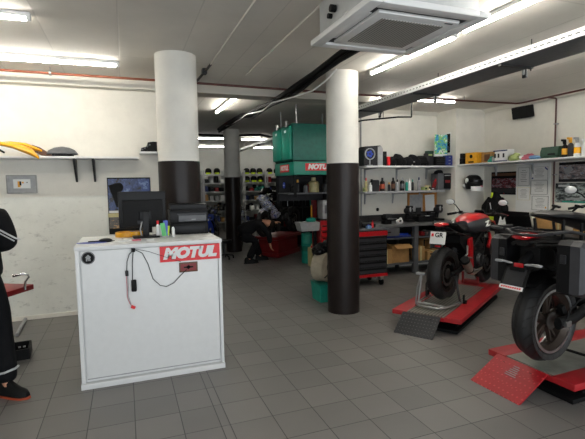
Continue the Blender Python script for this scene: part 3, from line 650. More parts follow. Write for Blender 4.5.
        b = MB(); b.loft([[Vector((a.x, a.y, z0+z))+d*x+q*y for x, y in poly] for z in (0, .014)]); b.build('sole', sole, sh)
    return t, J, jk
t, J, jk = person('person', 'standing person in black with pale piping, cut off by the left edge of the picture', (-1.075, 3.95, 0), 0, dict(
    pelvis=(0, 0, .93), waist=(0, .01, 1.06), chest=(0, .03, 1.33), neck=(0, .04, 1.52), head=(0, .08, 1.65),
    Lsh=(-.20, .02, 1.42), Lel=(-.27, -.02, 1.16), Lwr=(-.22, .2, 1.03), Rsh=(.175, .02, 1.42), Rel=(.235, -.03, 1.19), Rwr=(.02, .25, 1.15),
    Lhi=(-.10, 0, .88), Lkn=(-.13, .03, .48), Lan=(-.14, -.02, .085), Rhi=(.10, 0, .88), Rkn=(.13, .04, .5), Ran=(.155, -.03, .085),
    Lfoot=(-.2, 1, 0), Rfoot=(.55, -.4, 0)), fwd=(0, 1, 0))
b = MB(); b.tube([(.02, -.15, 1.40), (.09, -.152, 1.37), (.17, -.12, 1.325), (.23, -.105, 1.28), (.285, -.095, 1.24), (.31, -.06, 1.225)], .007, 6); b.tube([(.02, -.152, 1.375), (.09, -.154, 1.345), (.17, -.122, 1.30), (.23, -.108, 1.255), (.28, -.097, 1.217)], .005, 6); b.build('piping', 'reflect', t)
b = MB(); b.tube([(.10, -.085, .2), (.16, -.11, .215), (.225, -.07, .225), (.235, -.02, .225)], .009, 6); b.build('reflective_cuff', 'reflect', t)
# red work table and things at the left edge
t = thing('work_table', 'red steel lift table behind the standing person', 'table', (-1.09, 4.62, 0), rz=math.radians(-30))
MB().box((-.06, -.05, .685), (.42, .56, .05), bev=.006).build('table_top', 'redd', t)
MB().box((-.14, -.16, .36), (.09, .12, .62), bev=.008).build('pedestal', 'blackm', t)
MB().box((-.14, -.16, .03), (.2, .3, .06), bev=.01).build('base', 'blackm', t)
o = tag(MB().tube([(-.95, 4.45, .85), (-.87, 4.45, .865), (-.835, 4.46, .855), (-.83, 4.46, .83), (-.86, 4.47, .79), (-.868, 4.48, .745), (-.868, 4.48, .715)], .011, 10).build('clamp_handle', 'chrome'), 'bent chrome handle rising from the red table', 'handle')
t = thing('floor_case', 'black open box on the floor behind the standing person', 'box', (-1.13, 4.83, 0), rz=.1)
b = MB(); b.span((-.2, -.13, 0), (.2, .13, .015)); 
for s in (-1, 1): b.span((s*.2-.008, -.13, 0), (s*.2+.008, .13, .1)); b.span((-.2, s*.13-.008, 0), (.2, s*.13+.008, .1))
b.build('body', 'blackm', t); b = MB(); b.box((.12, -.05, .1), (.02, .02, .01)); b.box((.16, -.05, .1), (.02, .02, .01)); b.build('rivet', 'steel', t)
b = MB(); b.tube([(-1.17, 5.5, .02), (-1.19, 5.8, .02), (-1.2, 6.12, .025)], .02, 12); tag(b.build('floor_pipe', 'lgrey'), 'pale pipe lying on the floor at the foot of the left wall', 'pipe')

# mechanic crouching in the hall
t, J, jk = person('person', 'mechanic in dark clothes bending over beside the red bike lift in the hall', (2.35, 8.95, 0), 0, dict(
    pelvis=(-.12, 0, .62), waist=(0, 0, .70), chest=(.2, -.02, .83), neck=(.37, -.03, .86), head=(.47, -.04, .80),
    Rsh=(.25, -.19, .8), Rel=(.42, -.24, .58), Rwr=(.44, -.2, .38), Lsh=(.24, .16, .82), Lel=(.44, .15, .72), Lwr=(.6, .02, .80),
    Rhi=(-.1, -.1, .58), Rkn=(.16, -.2, .45), Ran=(-.02, -.18, .09), Lhi=(-.1, .1, .58), Lkn=(.2, .14, .46), Lan=(.3, .12, .09),
    Lfoot=(1, 0, 0), Rfoot=(1, -.1, 0), face=(.6, 0, -.8)),
    hand_dir={'R': ((.3, 0, -1), (1, 0, 0), (0, 1, 0)), 'L': ((1, -.1, .3), (0, 0, -1), (0, -1, 0))}, fwd=(1, 0, 0), sole='blackm')

# ------------------------------------------------------------------ motorcycles (local: rear contact at origin, +x forward)
def wheel(parent, name, x, z, R, w, rimm='rim', spokes=5, Rr=None, disc=True, n=56, discs=(-1, 1)):
    Rr = Rr or R*.68
    prof = [(Rr, -w*.36), (Rr+(R-Rr)*.35, -w*.47), (Rr+(R-Rr)*.65, -w*.48), (R-.035*w/.18*1.0, -w*.36), (R-.010, -w*.2), (R, 0), (R-.010, w*.2), (R-.035*w/.18, w*.36), (Rr+(R-Rr)*.65, w*.48), (Rr+(R-Rr)*.35, w*.47), (Rr, w*.36)]
    RX = Matrix.Rotation(PI/2, 4, 'X')
    ty = MB().ring(prof, n, RX).build(name, 'tyre', parent, loc=(x, 0, z), sharp=60)
    b = MB(); b.ring([(Rr-.012, -w*.4), (Rr+.006, -w*.4), (Rr+.004, -w*.3), (Rr-.03, -w*.2), (Rr-.03, w*.2), (Rr+.004, w*.3), (Rr+.006, w*.4), (Rr-.012, w*.4), (Rr-.045, w*.18), (Rr-.045, -w*.18)], n, RX)
    b.cyl((0, -.05, 0), (0, .05, 0), .045, n=20)
    for k in range(spokes):
        a = 2*PI*k/spokes+.2
        for da in (-.16, .16):
            p0 = Vector((math.cos(a)*.035, 0, math.sin(a)*.035)); p1 = Vector((math.cos(a+da)*(Rr-.035), 0, math.sin(a+da)*(Rr-.035)))
            d = (p1-p0); q = Vector((-d.z, 0, d.x)).normalized()
            b.loft([[p0+q*.012+Vector((0, s, 0)) for s in (-.016, .016)]+[p0-q*.012+Vector((0, s, 0)) for s in (.016, -.016)],
                    [p1+q*.008+Vector((0, s, 0)) for s in (-.014, .014)]+[p1-q*.008+Vector((0, s, 0)) for s in (.014, -.014)]])
    b.build('rim', rimm, ty)
    if rimm == 'rimbr':
        for s in (-1, 1): MB().ring([(Rr-.014, s*w*.41-.003), (Rr+.004, s*w*.41-.003), (Rr+.004, s*w*.41+.003), (Rr-.014, s*w*.41+.003)], n, RX).build('rim_lip', 'steel', ty)
    if disc:
        b = MB()
        for s in discs: b.ring([(R*.36, s*.052-.003), (R*.47, s*.052-.003), (R*.47, s*.052+.003), (R*.36, s*.052+.003)], 36, RX); b.cyl((0, s*.048, 0), (0, s*.056, 0), R*.2, n=20)
        b.build('brake_disc', 'disc', ty)
        b = MB()
        for s in discs: b.box((R*.36, s*.06, R*.2), (.05, .05, .09), rot=(0, -.5, 0), bev=.01)
        b.build('brake_caliper', 'blackm', ty)
    return ty
def rings_x(secs, n=16, pw=1.0):
    """secs: (x, yc, zc, hy, hz_up, hz_down)"""
    R = []
    for x, yc, zc, hy, hu, hd in secs:
        ring = []
        for k in range(n):
            a = 2*PI*k/n; c, s = math.cos(a), math.sin(a)
            c = math.copysign(abs(c)**pw, c); s = math.copysign(abs(s)**pw, s)
            ring.append((x, yc+hy*c, zc+(hu if s > 0 else hd)*s))
        R.append(ring)
    return R
def mirror(parent, base, head, yaw=0.):
    m_ = MB().tube([base, lerp(base, head, .55)+Vector((.02, 0, .015)), head], .007, 8).build('mirror', 'blackm', parent)
    o = MB().ell((0, 0, 0), (.018, .062, .04), 20).build('mirror_shell', 'blackg', m_, loc=head, rot=(0, 0, yaw))
    o = MB().ell((0, 0, 0), (.006, .057, .036), 20).build('mirror_glass', 'mglass', m_, loc=Vector(head)+Vector((-.016*math.cos(yaw), -.016*math.sin(yaw), 0)), rot=(0, 0, yaw))
def engine(parent, x, z, m1='darksteel', m2='blackm', w=.17):
    b = MB(); b.box((x, 0, z), (.34, 2*w, .24), bev=.03); b.box((x-.12, 0, z+.1), (.2, 1.6*w, .14), bev=.02); e = b.build('engine_block', m2, parent)
    b = MB()
    for k in range(7): b.box((x+.12, 0, z+.12+.022*k), (.2, 1.75*w, .010), rot=(0, -.25, 0), bev=.003)
    b.box((x+.15, 0, z+.29), (.2, 1.5*w, .07), rot=(0, -.25, 0), bev=.02); b.build('cylinder', m1, parent)
    for s in (-1, 1):
        b = MB(); b.cyl((x-.05, s*w, z), (x-.05, s*(w+.035), z), .085, .075, 24); b.cyl((x+.1, s*w, z-.02), (x+.1, s*(w+.025), z-.02), .06, .05, 20)
        for k in range(6): a = k*PI/3; b.cyl((x-.05+.075*math.cos(a), s*(w+.02), z+.075*math.sin(a)), (x-.05+.075*math.cos(a), s*(w+.045), z+.075*math.sin(a)), .008, n=6)
        b.build('engine_cover', 'darksteel', parent)
    return e
def fork(parent, top, axle, m='alu', w=.095):
    for s in (-1, 1):
        b = MB(); a, c = Vector((top[0], s*w, top[1])), Vector((axle[0], s*w, axle[1])); mid = lerp(a, c, .5)
        b.cyl(a, mid, .024, n=14); f_ = b.build('fork_leg', m, parent)
        b = MB(); b.cyl(mid, c, .030, .028, 14); b.box(c, (.05, .035, .06), bev=.01); b.build('fork_slider', 'blackm', f_)
    for k in (0.03, .3): p = lerp((top[0], 0, top[1]), (axle[0], 0, axle[1]), k); MB().box(p, (.06, 2*w+.06, .03), rot=(0, .4, 0), bev=.01).build('fork_clamp', 'blackm', parent)

def naked_bike(loc, rz):
    t = thing('motorcycle', 'red and grey naked motorcycle seen from behind on the far lift with a white plate', 'motorcycle', loc, rz)
    wheel(t, 'rear_wheel', 0, .315, .315, .17, 'rim', 5)
    wheel(t, 'front_wheel', 1.36, .30, .30, .115, 'rim', 5)
    b = MB()
    for s in (-1, 1):
        b.loft(rings_x([(-.05, s*.115, .315, .018, .03, .03), (.15, s*.12, .33, .02, .035, .035), (.5, s*.10, .40, .025, .05, .05)], 10))
        b.cyl((0, s*.10, .315), (0, s*.15, .315), .018, n=10)
    b.box((.38, 0, .38), (.12, .2, .06), bev=.02); b.build('swingarm', 'blackm', t)
    engine(t, .72, .42)
    # frame: red tubes and red side plates
    b = MB()
    for s in (-1, 1):
        b.tube([(1.12, s*.03, .92), (1.0, s*.12, .82), (.72, s*.16, .72), (.52, s*.14, .58), (.5, s*.12, .38)], .02, 8)
        b.tube([(1.12, s*.03, .82), (.98, s*.13, .62), (.86, s*.16, .5)], .016, 8); b.tube([(1.0, s*.12, .82), (.86, s*.15, .62), (.72, s*.16, .72)], .013, 8)
    b.build('frame', 'blackm', t); b = MB(); b.tube([(1.16, -.13, .72), (1.08, -.17, .66), (.98, -.18, .56)], .022, 8); b.build('red_side_scoop', 'red', t)
    for s in (-1, 1):
        MB().prism([(.37, .70), (.47, .72), (.50, .62), (.53, .34), (.40, .27), (.40, .45)], s*.135, s*.16, 'xz').build('side_plate', 'red', t)
    b = MB(); b.prism([(.2, .78), (.55, .76), (.62, .6), (.5, .5), (.36, .56), (.22, .66)], -.11, .11, 'xz'); b.build('airbox_cover', 'blackm', t)
    b = MB(); b.tube([(.3, .0, .42), (.36, .02, .62), (.4, .02, .7)], .035, 12)
    for k in range(7): b.ring([(.036, -.006), (.045, -.006), (.045, .006), (.036, .006)], 14, Matrix.Translation((.315+.012*k, .01, .46+.03*k)))
    b.build('shock_absorber', 'dark', t)
    # tank
    tank = [(.50, -.02, .86, .07, .05, .03), (.55, -.02, .87, .12, .075, .09), (.65, -.02, .87, .165, .105, .12), (.8, -.02, .87, .205, .13, .13), (.95, -.02, .86, .20, .14, .12), (1.08, -.02, .85, .15, .12, .09), (1.16, -.02, .85, .06, .07, .04)]
    tk = MB().loft(rings_x(tank, 24, .8)).build('fuel_tank', 'dgrey', t)
    R = []
    for x, yc, zc, hy, hu, hd in [(x, y, z, hy+.004, hu+.005, hd) for x, y, z, hy, hu, hd in tank]:
        top = [PI*.17+k*PI*.66/10 for k in range(11)]
        f = lambda v: math.copysign(abs(v)**.8, v)
        R.append([(x, yc+hy*f(math.cos(a)), zc+hu*f(math.sin(a))) for a in top])
    q = MB(); q.loft(R, cap=False, closed=False); q.build('tank_stripe', 'red', tk)
    for s in (-1, 1):
        MB().loft(rings_x([(.72, s*.17, .84, .016, .02, .02), (.85, s*.19, .86, .02, .04, .04), (1.0, s*.185, .84, .028, .06, .05), (1.2, s*.19, .78, .02, .05, .04), (1.3, s*.16, .74, .01, .01, .01)], 12)).build('tank_shroud', 'dgrey' if s > 0 else 'blackm', t)
        b = MB(); b.loft(rings_x([(.9, s*.20, .925, .008, .01, .01), (1.1, s*.215, .88, .009, .014, .014), (1.28, s*.18, .80, .007, .01, .01)], 8)); b.build('red_trim', 'red', t)
        b = MB()
        for (x0, z0, x1, z1) in ((.70, .90, .80, .915), (.80, .915, .72, .845), (.72, .845, .83, .855)): b.cyl((x0, s*.218-.02, z0), (x1, s*.222-.02, z1), .010, n=6)
        b.build('white_emblem', 'whitem', t)
    b = MB(); b.cyl((.9, 0, .99), (.9, 0, 1.0), .04, n=20); b.build('filler_cap', 'steel', tk)
    # seat and tail
    MB().loft(rings_x([(-.16, -.03, .90, .07, .03, .02), (-.08, -.03, .90, .1, .04, .03), (.1, -.02, .87, .12, .045, .04), (.3, 0, .81, .13, .04, .04), (.5, 0, .82, .1, .05, .05), (.56, 0, .84, .07, .04, .04)], 16)).build('seat', 'blackm', t)
    b = MB(); b.loft(rings_x([(-.22, -.04, .88, .05, .02, .02), (-.14, -.04, .86, .09, .035, .03), (.1, -.02, .79, .12, .04, .03), (.4, 0, .74, .12, .03, .03)], 12)); tl = b.build('tail_cowl', 'black', t)
    MB().loft(rings_x([(-.255, -.04, .905, .055, .014, .018), (-.22, -.04, .907, .075, .026, .026), (-.16, -.04, .91, .085, .024, .024)], 12)).build('tail_light', 'redlens', tl)
    b = MB()
    for s in (-1, 1): b.tube([(-.14, s*.1-.03, .91), (-.05, s*.14-.02, .91), (.12, s*.14, .86)], .012, 8)
    b.build('grab_rail', 'blackm', tl)
    # plate carrier
    b = MB(); b.box((-.22, -.04, .78), (.07, .11, .16), rot=(0, .6, 0), bev=.01); b.box((-.29, -.06, .75), (.09, .1, .03), rot=(0, .3, 0)); b.loft(rings_x([(-.36, -.05, .65, .06, .004, .004), (-.2, 0, .72, .075, .01, .01), (.02, 0, .68, .08, .01, .01)], 10)); pc = b.build('plate_carrier', 'blackm', t)
    pl = MB().box((0, 0, 0), (.006, .18, .14), bev=.0025).build('number_plate', 'paper', pc, loc=(-.335, -.07, .765), rot=(0, .22, 0))
    b = MB(); b.box((-.004, .062, .03), (.002, .026, .034)); sh = b.build('red_shield', 'redsign', pl)
    text_mesh('plate_letters', 'GR', .07, 'blackm', pl, (-.0035, -.012, .03), (PI/2, 0, -PI/2), 0, .002, .0006)
    text_mesh('plate_number', '0 1 0', .05, 'dark', pl, (-.0035, 0, -.035), (PI/2, 0, -PI/2), 0, .001, .0006) if 0 else None
    b = MB()
    for s in (-1, 1): b.cyl((-.26, s*.06-.05, .83), (-.26, s*.16-.05, .83), .008, n=8); b.ell((-.26, s*.18-.05, .83), (.018, .03, .014), 10)
    b.build('indicator', 'blackm', pc)
    b = MB(); b.box((-.33, -.07, .67), (.02, .06, .025)); b.build('reflector', 'redlens', pc)
    # exhaust on the right
    b = MB(); b.tube([(.92, -.06, .6), (1.02, -.08, .45), (.95, -.1, .27), (.7, -.1, .23), (.48, -.13, .27), (.36, -.16, .34)], .024, 10); ex = b.build('exhaust_pipe', 'titan', t)
    b = MB(); b.cyl((.38, -.165, .33), (.14, -.20, .47), .048, .056, 24); b.build('silencer', 'titan', ex)
    MB().cyl((.14, -.20, .47), (.115, -.204, .485), .057, .045, 24).build('silencer_end', 'blackm', ex); MB().cyl((.40, -.162, .32), (.375, -.166, .333), .05, .052, 20).build('silencer_collar', 'blackm', ex)
    for s in (-1, 1):
        b = MB(); b.cyl((.42, s*.16, .33), (.40, s*.27, .33), .012, n=10); b.box((.46, s*.15, .36), (.1, .012, .12), rot=(0, .4, 0)); b.build('footpeg', 'alu' if s < 0 else 'blackm', t)
        b = MB(); b.cyl((.22, s*.17, .5), (.2, s*.26, .5), .011, n=10); b.tube([(.36, s*.14, .62), (.28, s*.17, .53), (.2, s*.17, .5)], .012, 6); b.build('rear_footpeg', 'alu' if s < 0 else 'blackm', t)
    # chain side
    b = MB(); b.ring([(.09, -.004), (.1, -.004), (.1, .004), (.09, .004)], 30, Matrix.Translation((0, .095, .315)) @ Matrix.Rotation(PI/2, 4, 'X')); b.box((.27, .1, .40), (.55, .012, .012), rot=(0, -.12, 0)); b.box((.27, .1, .245), (.55, .012, .012), rot=(0, -.02, 0)); b.build('chain', 'darksteel', t)
    # front end
    fork(t, (1.13, .92), (1.40, .28), 'alu'); 
    MB().loft(rings_x([(1.20, 0, .54, .07, .02, .01), (1.32, 0, .615, .07, .02, .01), (1.45, 0, .62, .065, .02, .01), (1.58, 0, .555, .05, .015, .01)], 10)).build('front_mudguard', 'dgrey', t)
    b = MB(); b.box((1.1, 0, .55), (.05, .34, .24), rot=(0, -.25, 0), bev=.01); b.build('radiator', 'blackm', t)
    b = MB(); b.ell((1.27, 0, .86), (.07, .09, .09), 16); b.build('headlight', 'blackg', t)
    b = MB(); b.box((1.15, 0, 1.0), (.03, .13, .08), rot=(0, -.6, 0), bev=.01); b.build('dashboard', 'blackg', t)
    b = MB(); b.tube([(1.0, .37, .97), (1.03, .25, .995), (1.08, .12, .985), (1.09, .03, .97), (1.09, -.03, .97), (1.08, -.12, .985), (1.03, -.25, .995), (1.0, -.37, .97)], .012, 10); hb = b.build('handlebar', 'dark', t)
    for s in (-1, 1):
        MB().cyl((1.025, s*.27, .993), (.995, s*.39, .968), .018, n=12).build('grip', 'blackm', hb)
        MB().tube([(1.06, s*.23, 1.0), (1.08, s*.3, .995), (1.05, s*.40, .975)], .007, 6).build('lever', 'redsign' if 0 else 'redd', hb)
        b = MB(); b.box((1.05, s*.22, 1.0), (.05, .05, .045), bev=.01)
        if s < 0: b.cyl((1.1, s*.17, 1.0), (1.1, s*.17, 1.05), .028, n=14)
        b.build('switch_block', 'blackm', hb)
    mirror(hb, (1.04, .22, 1.01), (1.0, .35, 1.145), .1); mirror(hb, (1.04, -.22, 1.01), (1.0, -.35, 1.14), -.1)
    b = MB()
    for k in range(4): b.tube([(1.1, -.1+.05*k, .98), (1.2, -.12+.06*k, .86+.02*k), (1.15, -.08+.04*k, .7)], .006, 6)
    b.build('control_cables', 'blackm', t)
    return t
nb = naked_bike((3.505, 4.235, .215), math.radians(27)); nb.rotation_euler = (0, .024, math.radians(27))

def tourer(loc, rz):
    t = thing('motorcycle', 'black touring motorcycle with side cases on the nearest lift at the right edge', 'motorcycle', loc, rz)
    wheel(t, 'rear_wheel', 0, .325, .325, .17, 'rimbr', 5, Rr=.242, n=72, discs=(-1,))
    wheel(t, 'front_wheel', 1.52, .325, .325, .12, 'rimbr', 5)
    b = MB(); b.loft(rings_x([(-.04, -.12, .325, .03, .045, .045), (.15, -.135, .34, .03, .04, .04), (.5, -.11, .42, .04, .06, .06)], 12)); b.loft(rings_x([(-.04, .12, .325, .02, .035, .035), (.5, .11, .42, .03, .05, .05)], 12)); b.box((.42, 0, .42), (.14, .24, .08), bev=.02); b.build('swingarm', 'blackm', t)
    b = MB(); b.cyl((0, -.14, .325), (0, -.175, .325), .022, n=6); b.box((.02, -.165, .325), (.07, .012, .04), bev=.004); b.build('axle_nut', 'steel', t)
    b = MB(); b.tube([(.02, -.15, .36), (.06, -.15, .42), (.2, -.14, .47), (.45, -.12, .5)], .007, 6); b.build('brake_hose', 'blackm', t)
    b = MB(); b.loft(rings_x([(-.25, 0, .62, .075, .01, .01), (-.12, 0, .675, .085, .012, .012), (.05, 0, .69, .085, .012, .012), (.25, 0, .62, .085, .012, .012)], 10)); b.build('rear_hugger', 'blackm', t)
    engine(t, .78, .45, w=.2)
    # subframe, rails, rack
    b = MB()
    for s in (-1, 1): b.tube([(-.3, s*.08, .93), (.1, s*.13, .90), (.5, s*.15, .78), (.6, s*.14, .6)], .016, 8); b.tube([(-.1, s*.11, .9), (.2, s*.14, .7), (.5, s*.13, .55)], .014, 8)
    b.build('subframe', 'blackm', t)
    b = MB(); b.loft(rings_x([(-.32, 0, .95, .06, .02, .03), (-.2, 0, .95, .11, .03, .05), (.1, 0, .92, .13, .04, .05), (.45, 0, .88, .14, .04, .06)], 14)); b.box((-.12, 0, .84), (.2, .16, .16), bev=.02); tl = b.build('tail_unit', 'blackm', t)
    b = MB(); b.loft(rings_x([(-.345, .01, .985, .045, .012, .012), (-.325, .01, .985, .07, .022, .022), (-.28, .01, .99, .08, .026, .02), (-.2, .0, .99, .08, .022, .016)], 12)); b.build('tail_light', 'redlens', tl)
    b = MB()
    for s in (-1, 1): b.tube([(-.34, s*.09-.04, 1.01), (-.3, s*.17-.04, 1.03), (-.1, s*.20-.03, 1.03), (.2, s*.23-.02, .97), (.6, s*.25, .88)], .011, 8)
    b.tube([(-.34, -.13, 1.01), (-.37, -.04, 1.01), (-.34, .05, 1.01)], .011, 8); b.tube([(-.28, .17, 1.03), (-.2, .34, 1.03), (.1, .36, 1.02)], .012, 8)
    for x in (-.2, .05, .3): b.tube([(x, -.2, 1.02-.15*max(0, x)), (x, .2, 1.02-.15*max(0, x))], .008, 6)
    b.build('luggage_rails', 'dark', t)
    # raised seat pad on struts
    b = MB(); b.loft(rings_x([(-.07, 0, 1.13, .06, .012, .012), (-.02, 0, 1.13, .13, .03, .022), (.1, 0, 1.12, .17, .045, .03), (.3, 0, 1.09, .18, .05, .04), (.55, 0, 1.03, .17, .05, .045), (.8, 0, .97, .14, .05, .05), (.9, 0, .97, .06, .03, .03)], 20, .75)); sp_ = b.build('seat', 'black', t)
    for x in (.03, .28):
        for s in (-1, 1): MB().cyl((x, s*.1, .93), (x-.02, s*.11, 1.10), .012, n=8).build('seat_strut', 'blackm', sp_)
    for x, y in ((.08, .02), (.17, -.1)):
        b = MB(); b.tube([(x+.0, y+.03, 1.14), (x+.02, y, 1.175), (x+.01, y-.02, 1.19)], .008, 6); b.box((x+.01, y-.03, 1.195), (.03, .06, .018), rot=(.25, 0, 0), bev=.006); b.box((x-.0, y+.05, 1.15), (.05, .05, .02), bev=.006); b.build('luggage_hook', 'blackm', sp_)
    # rear mudguard, plate carrier
    b = MB(); b.tube([(-.2, 0, .86), (-.3, 0, .80), (-.34, 0, .74)], .03, 8); b.box((-.345, 0, .765), (.05, .12, .05), bev=.01); pc = b.build('plate_carrier', 'blackm', t)
    pl = MB().box((0, 0, 0), (.008, .19, .17), bev=.003).build('plate_holder', 'blackm', pc, loc=(-.385, 0.005, .69), rot=(0, .5, 0))
    MB().box((-.006, 0, .01), (.004, .15, .13), bev=.001).build('plate_backing', 'dark', pl)
    b = MB(); b.box((-.007, 0, -.075), (.004, .18, .03)); sk = b.build('white_strip', 'paper', pl)
    text_mesh('strip_letters', 'MOTO CENTER', .024, 'redsign', sk, (-.0095, 0, -.086), (PI/2, 0, -PI/2), .1, .001, .0004) if 0 else None
    b = MB()
    for k in range(9): b.box((-.0095, .07-.0175*k, -.075), (.001, .012, .013))
    b.build('red_lettering', 'redsign', sk)
    b = MB()
    for y in (-.04, .04): b.cyl((-.004, y, .085), (-.012, y, .085), .012, n=12)
    b.build('plate_bolt', 'whitem', pl)
    b = MB(); b.box((-.38, -.02, .79), (.012, .07, .03), bev=.004); b.build('reflector', 'redlens', pc)
    for s in (-1, 1):
        b = MB(); b.tube([(-.345, s*.05, .79), (-.35, s*.12, .80)], .009, 6); b.box((-.36, s*.15, .80), (.03, .055, .018), rot=(0, 0, s*.2), bev=.007); b.build('indicator', 'lgrey', pc)
    # side cases
    for s, y0, y1, y2 in ((-1, -.245, -.33, -.43), (1, .13, .20, .30)):
        prof = [(-.30, .63), (-.30, .955), (-.26, .985), (-.18, .985), (.32, .81), (.34, .70), (.28, .64), (-.22, .60)]
        c0 = (.0, .78)
        R = [[(p[0], y, p[1]) for p in prof] for y in (y0, y1)]
        cs = MB().loft(R).build('side_case', 'black', t, sharp=25)
        R = []
        for y, k in ((y1, 1.0), (y1+(y2-y1)*.6, .98), (y2-s*.02, .92), (y2, .84)):
            R.append([(c0[0]+(p[0]-c0[0])*k, y, c0[1]+(p[1]-c0[1])*k) for p in prof])
        MB().loft(R).build('case_lid', 'casegrey', cs, sharp=25)
        b = MB(); b.box((-.305, (y0+y1)/2, .86), (.012, .04, .06), bev=.004); b.build('case_latch', 'dark', cs)
    # tank, fairing, front
    MB().loft(rings_x([(.72, 0, .92, .1, .06, .08), (.85, 0, .96, .17, .12, .14), (1.05, 0, .97, .2, .16, .15), (1.25, 0, .95, .16, .13, .14), (1.35, 0, .95, .08, .06, .06)], 18, .8)).build('fuel_tank', 'blackg', t)
    fork(t, (1.24, 1.0), (1.52, .325)); 
    MB().loft(rings_x([(1.3, 0, .98, .16, .14, .18), (1.45, 0, .98, .14, .12, .16), (1.62, 0, .9, .05, .05, .06)], 14)).build('nose_fairing', 'blackg', t)
    b = MB(); b.tube([(1.05, .42, 1.12), (1.12, .25, 1.16), (1.18, .05, 1.13), (1.18, -.05, 1.13), (1.12, -.25, 1.16), (1.05, -.42, 1.12)], .013, 8); hb = b.build('handlebar', 'blackm', t)
    mirror(hb, (1.12, .25, 1.17), (1.1, .42, 1.3)); mirror(hb, (1.12, -.25, 1.17), (1.1, -.42, 1.3))
    b = MB(); b.tube([(.9, -.1, .4), (.7, -.16, .25), (.4, -.2, .3), (.25, -.21, .36)], .028, 10); b.cyl((.3, -.2, .33), (.02, -.24, .42), .06, n=20) if 0 else None; b.build('exhaust_pipe', 'darksteel', t)
    for s in (-1, 1): b = MB(); b.cyl((.5, s*.17, .42), (.5, s*.3, .42), .014, n=10); b.box((.5, s*.15, .46), (.14, .015, .12), bev=.005); b.build('footpeg', 'blackm', t)
    # paddock spool and centre stand
    b = MB()
    for s in (-1, 1): b.tube([(.5, s*.15, .36), (.4, s*.17, .1), (.36, s*.18, .0)], .015, 8)
    b.tube([(.36, -.18, .0), (.36, .18, .0)], .012, 8); b.build('centre_stand', 'blackm', t)
    return t
tourer((3.0, 2.45, .215), math.radians(9))

def small_bike(loc, rz, lab, m1, m2, m3=None):
    t = thing('motorcycle', lab, 'motorcycle', loc, rz)
    wheel(t, 'rear_wheel', 0, .31, .31, .16, 'rim', 5, n=28); wheel(t, 'front_wheel', 1.38, .3, .3, .12, 'rim', 5, n=28)
    engine(t, .7, .42); fork(t, (1.15, .9), (1.38, .3))
    MB().loft(rings_x([(.05, 0, .38, .1, .04, .04), (.5, 0, .4, .12, .05, .05)], 8)).build('swingarm', 'blackm', t)
    MB().loft(rings_x([(.52, 0, .84, .06, .04, .05), (.7, 0, .88, .16, .1, .1), (.95, 0, .88, .17, .12, .1), (1.1, 0, .86, .08, .06, .05)], 14)).build('fuel_tank', m3 or m1, t)
    MB().loft(rings_x([(.72, 0, .48, .15, .06, .12), (1.0, 0, .58, .17, .13, .2), (1.25, 0, .76, .16, .14, .15), (1.45, 0, .85, .1, .09, .1), (1.52, 0, .84, .03, .03, .03)], 14)).build('fairing', m1, t)
    for s in (-1, 1):
        b = MB(); b.loft(rings_x([(.75, s*.14, .5, .02, .04, .04), (1.0, s*.165, .6, .02, .06, .05), (1.2, s*.16, .74, .02, .05, .04), (1.35, s*.14, .82, .02, .02, .02)], 8)); b.build('side_stripe', m3 or m2, t)
    MB().loft(rings_x([(1.12, 0, 1.0, .1, .03, .05), (1.25, 0, 1.06, .11, .03, .1), (1.42, 0, .96, .07, .02, .05)], 12)).build('windscreen', m2, t)
    b = MB()
    for s in (-1, 1): b.ell((1.5, s*.06, .86), (.02, .04, .025), 10)
    b.build('headlight', 'paper', t)
    MB().loft(rings_x([(-.3, 0, .98, .04, .03, .02), (-.05, 0, .92, .1, .05, .04), (.3, 0, .83, .12, .04, .04), (.55, 0, .84, .08, .04, .04)], 12)).build('seat', 'blackm', t)
    MB().loft(rings_x([(1.22, 0, .56, .07, .02, .01), (1.38, 0, .62, .07, .02, .01), (1.55, 0, .54, .05, .02, .01)], 8)).build('front_mudguard', m1, t)
    b = MB(); b.tube([(1.02, .33, .95), (1.1, .1, .98), (1.1, -.1, .98), (1.02, -.33, .95)], .012, 8); hb = b.build('handlebar', 'blackm', t)
    mirror(hb, (1.2, .15, 1.0), (1.2, .33, 1.12)); mirror(hb, (1.2, -.15, 1.0), (1.2, -.33, 1.12))
    return t
small_bike((2.02, 11.3, 0), math.radians(-105), 'blue sport motorcycle in the hall just left of the far column', 'blue', 'blackg')
small_bike((2.5, 13.2, 0), math.radians(-110), 'second blue motorcycle further back behind the first one in the hall', 'blued', 'blackg')
small_bike((3.85, 10.2, .47), math.radians(-138), 'white, blue and black sport motorcycle raised on the red lift in the hall', 'decal', 'blackg', 'blackg')
small_bike((2.95, 12.4, 0), math.radians(-100), 'white and blue motorcycle standing on the floor behind the mechanic', 'decal', 'blackg')
small_bike((4.55, 13.3, 0), math.radians(-115), 'dark motorcycle in the hall behind the raised white one', 'blackg', 'dark')

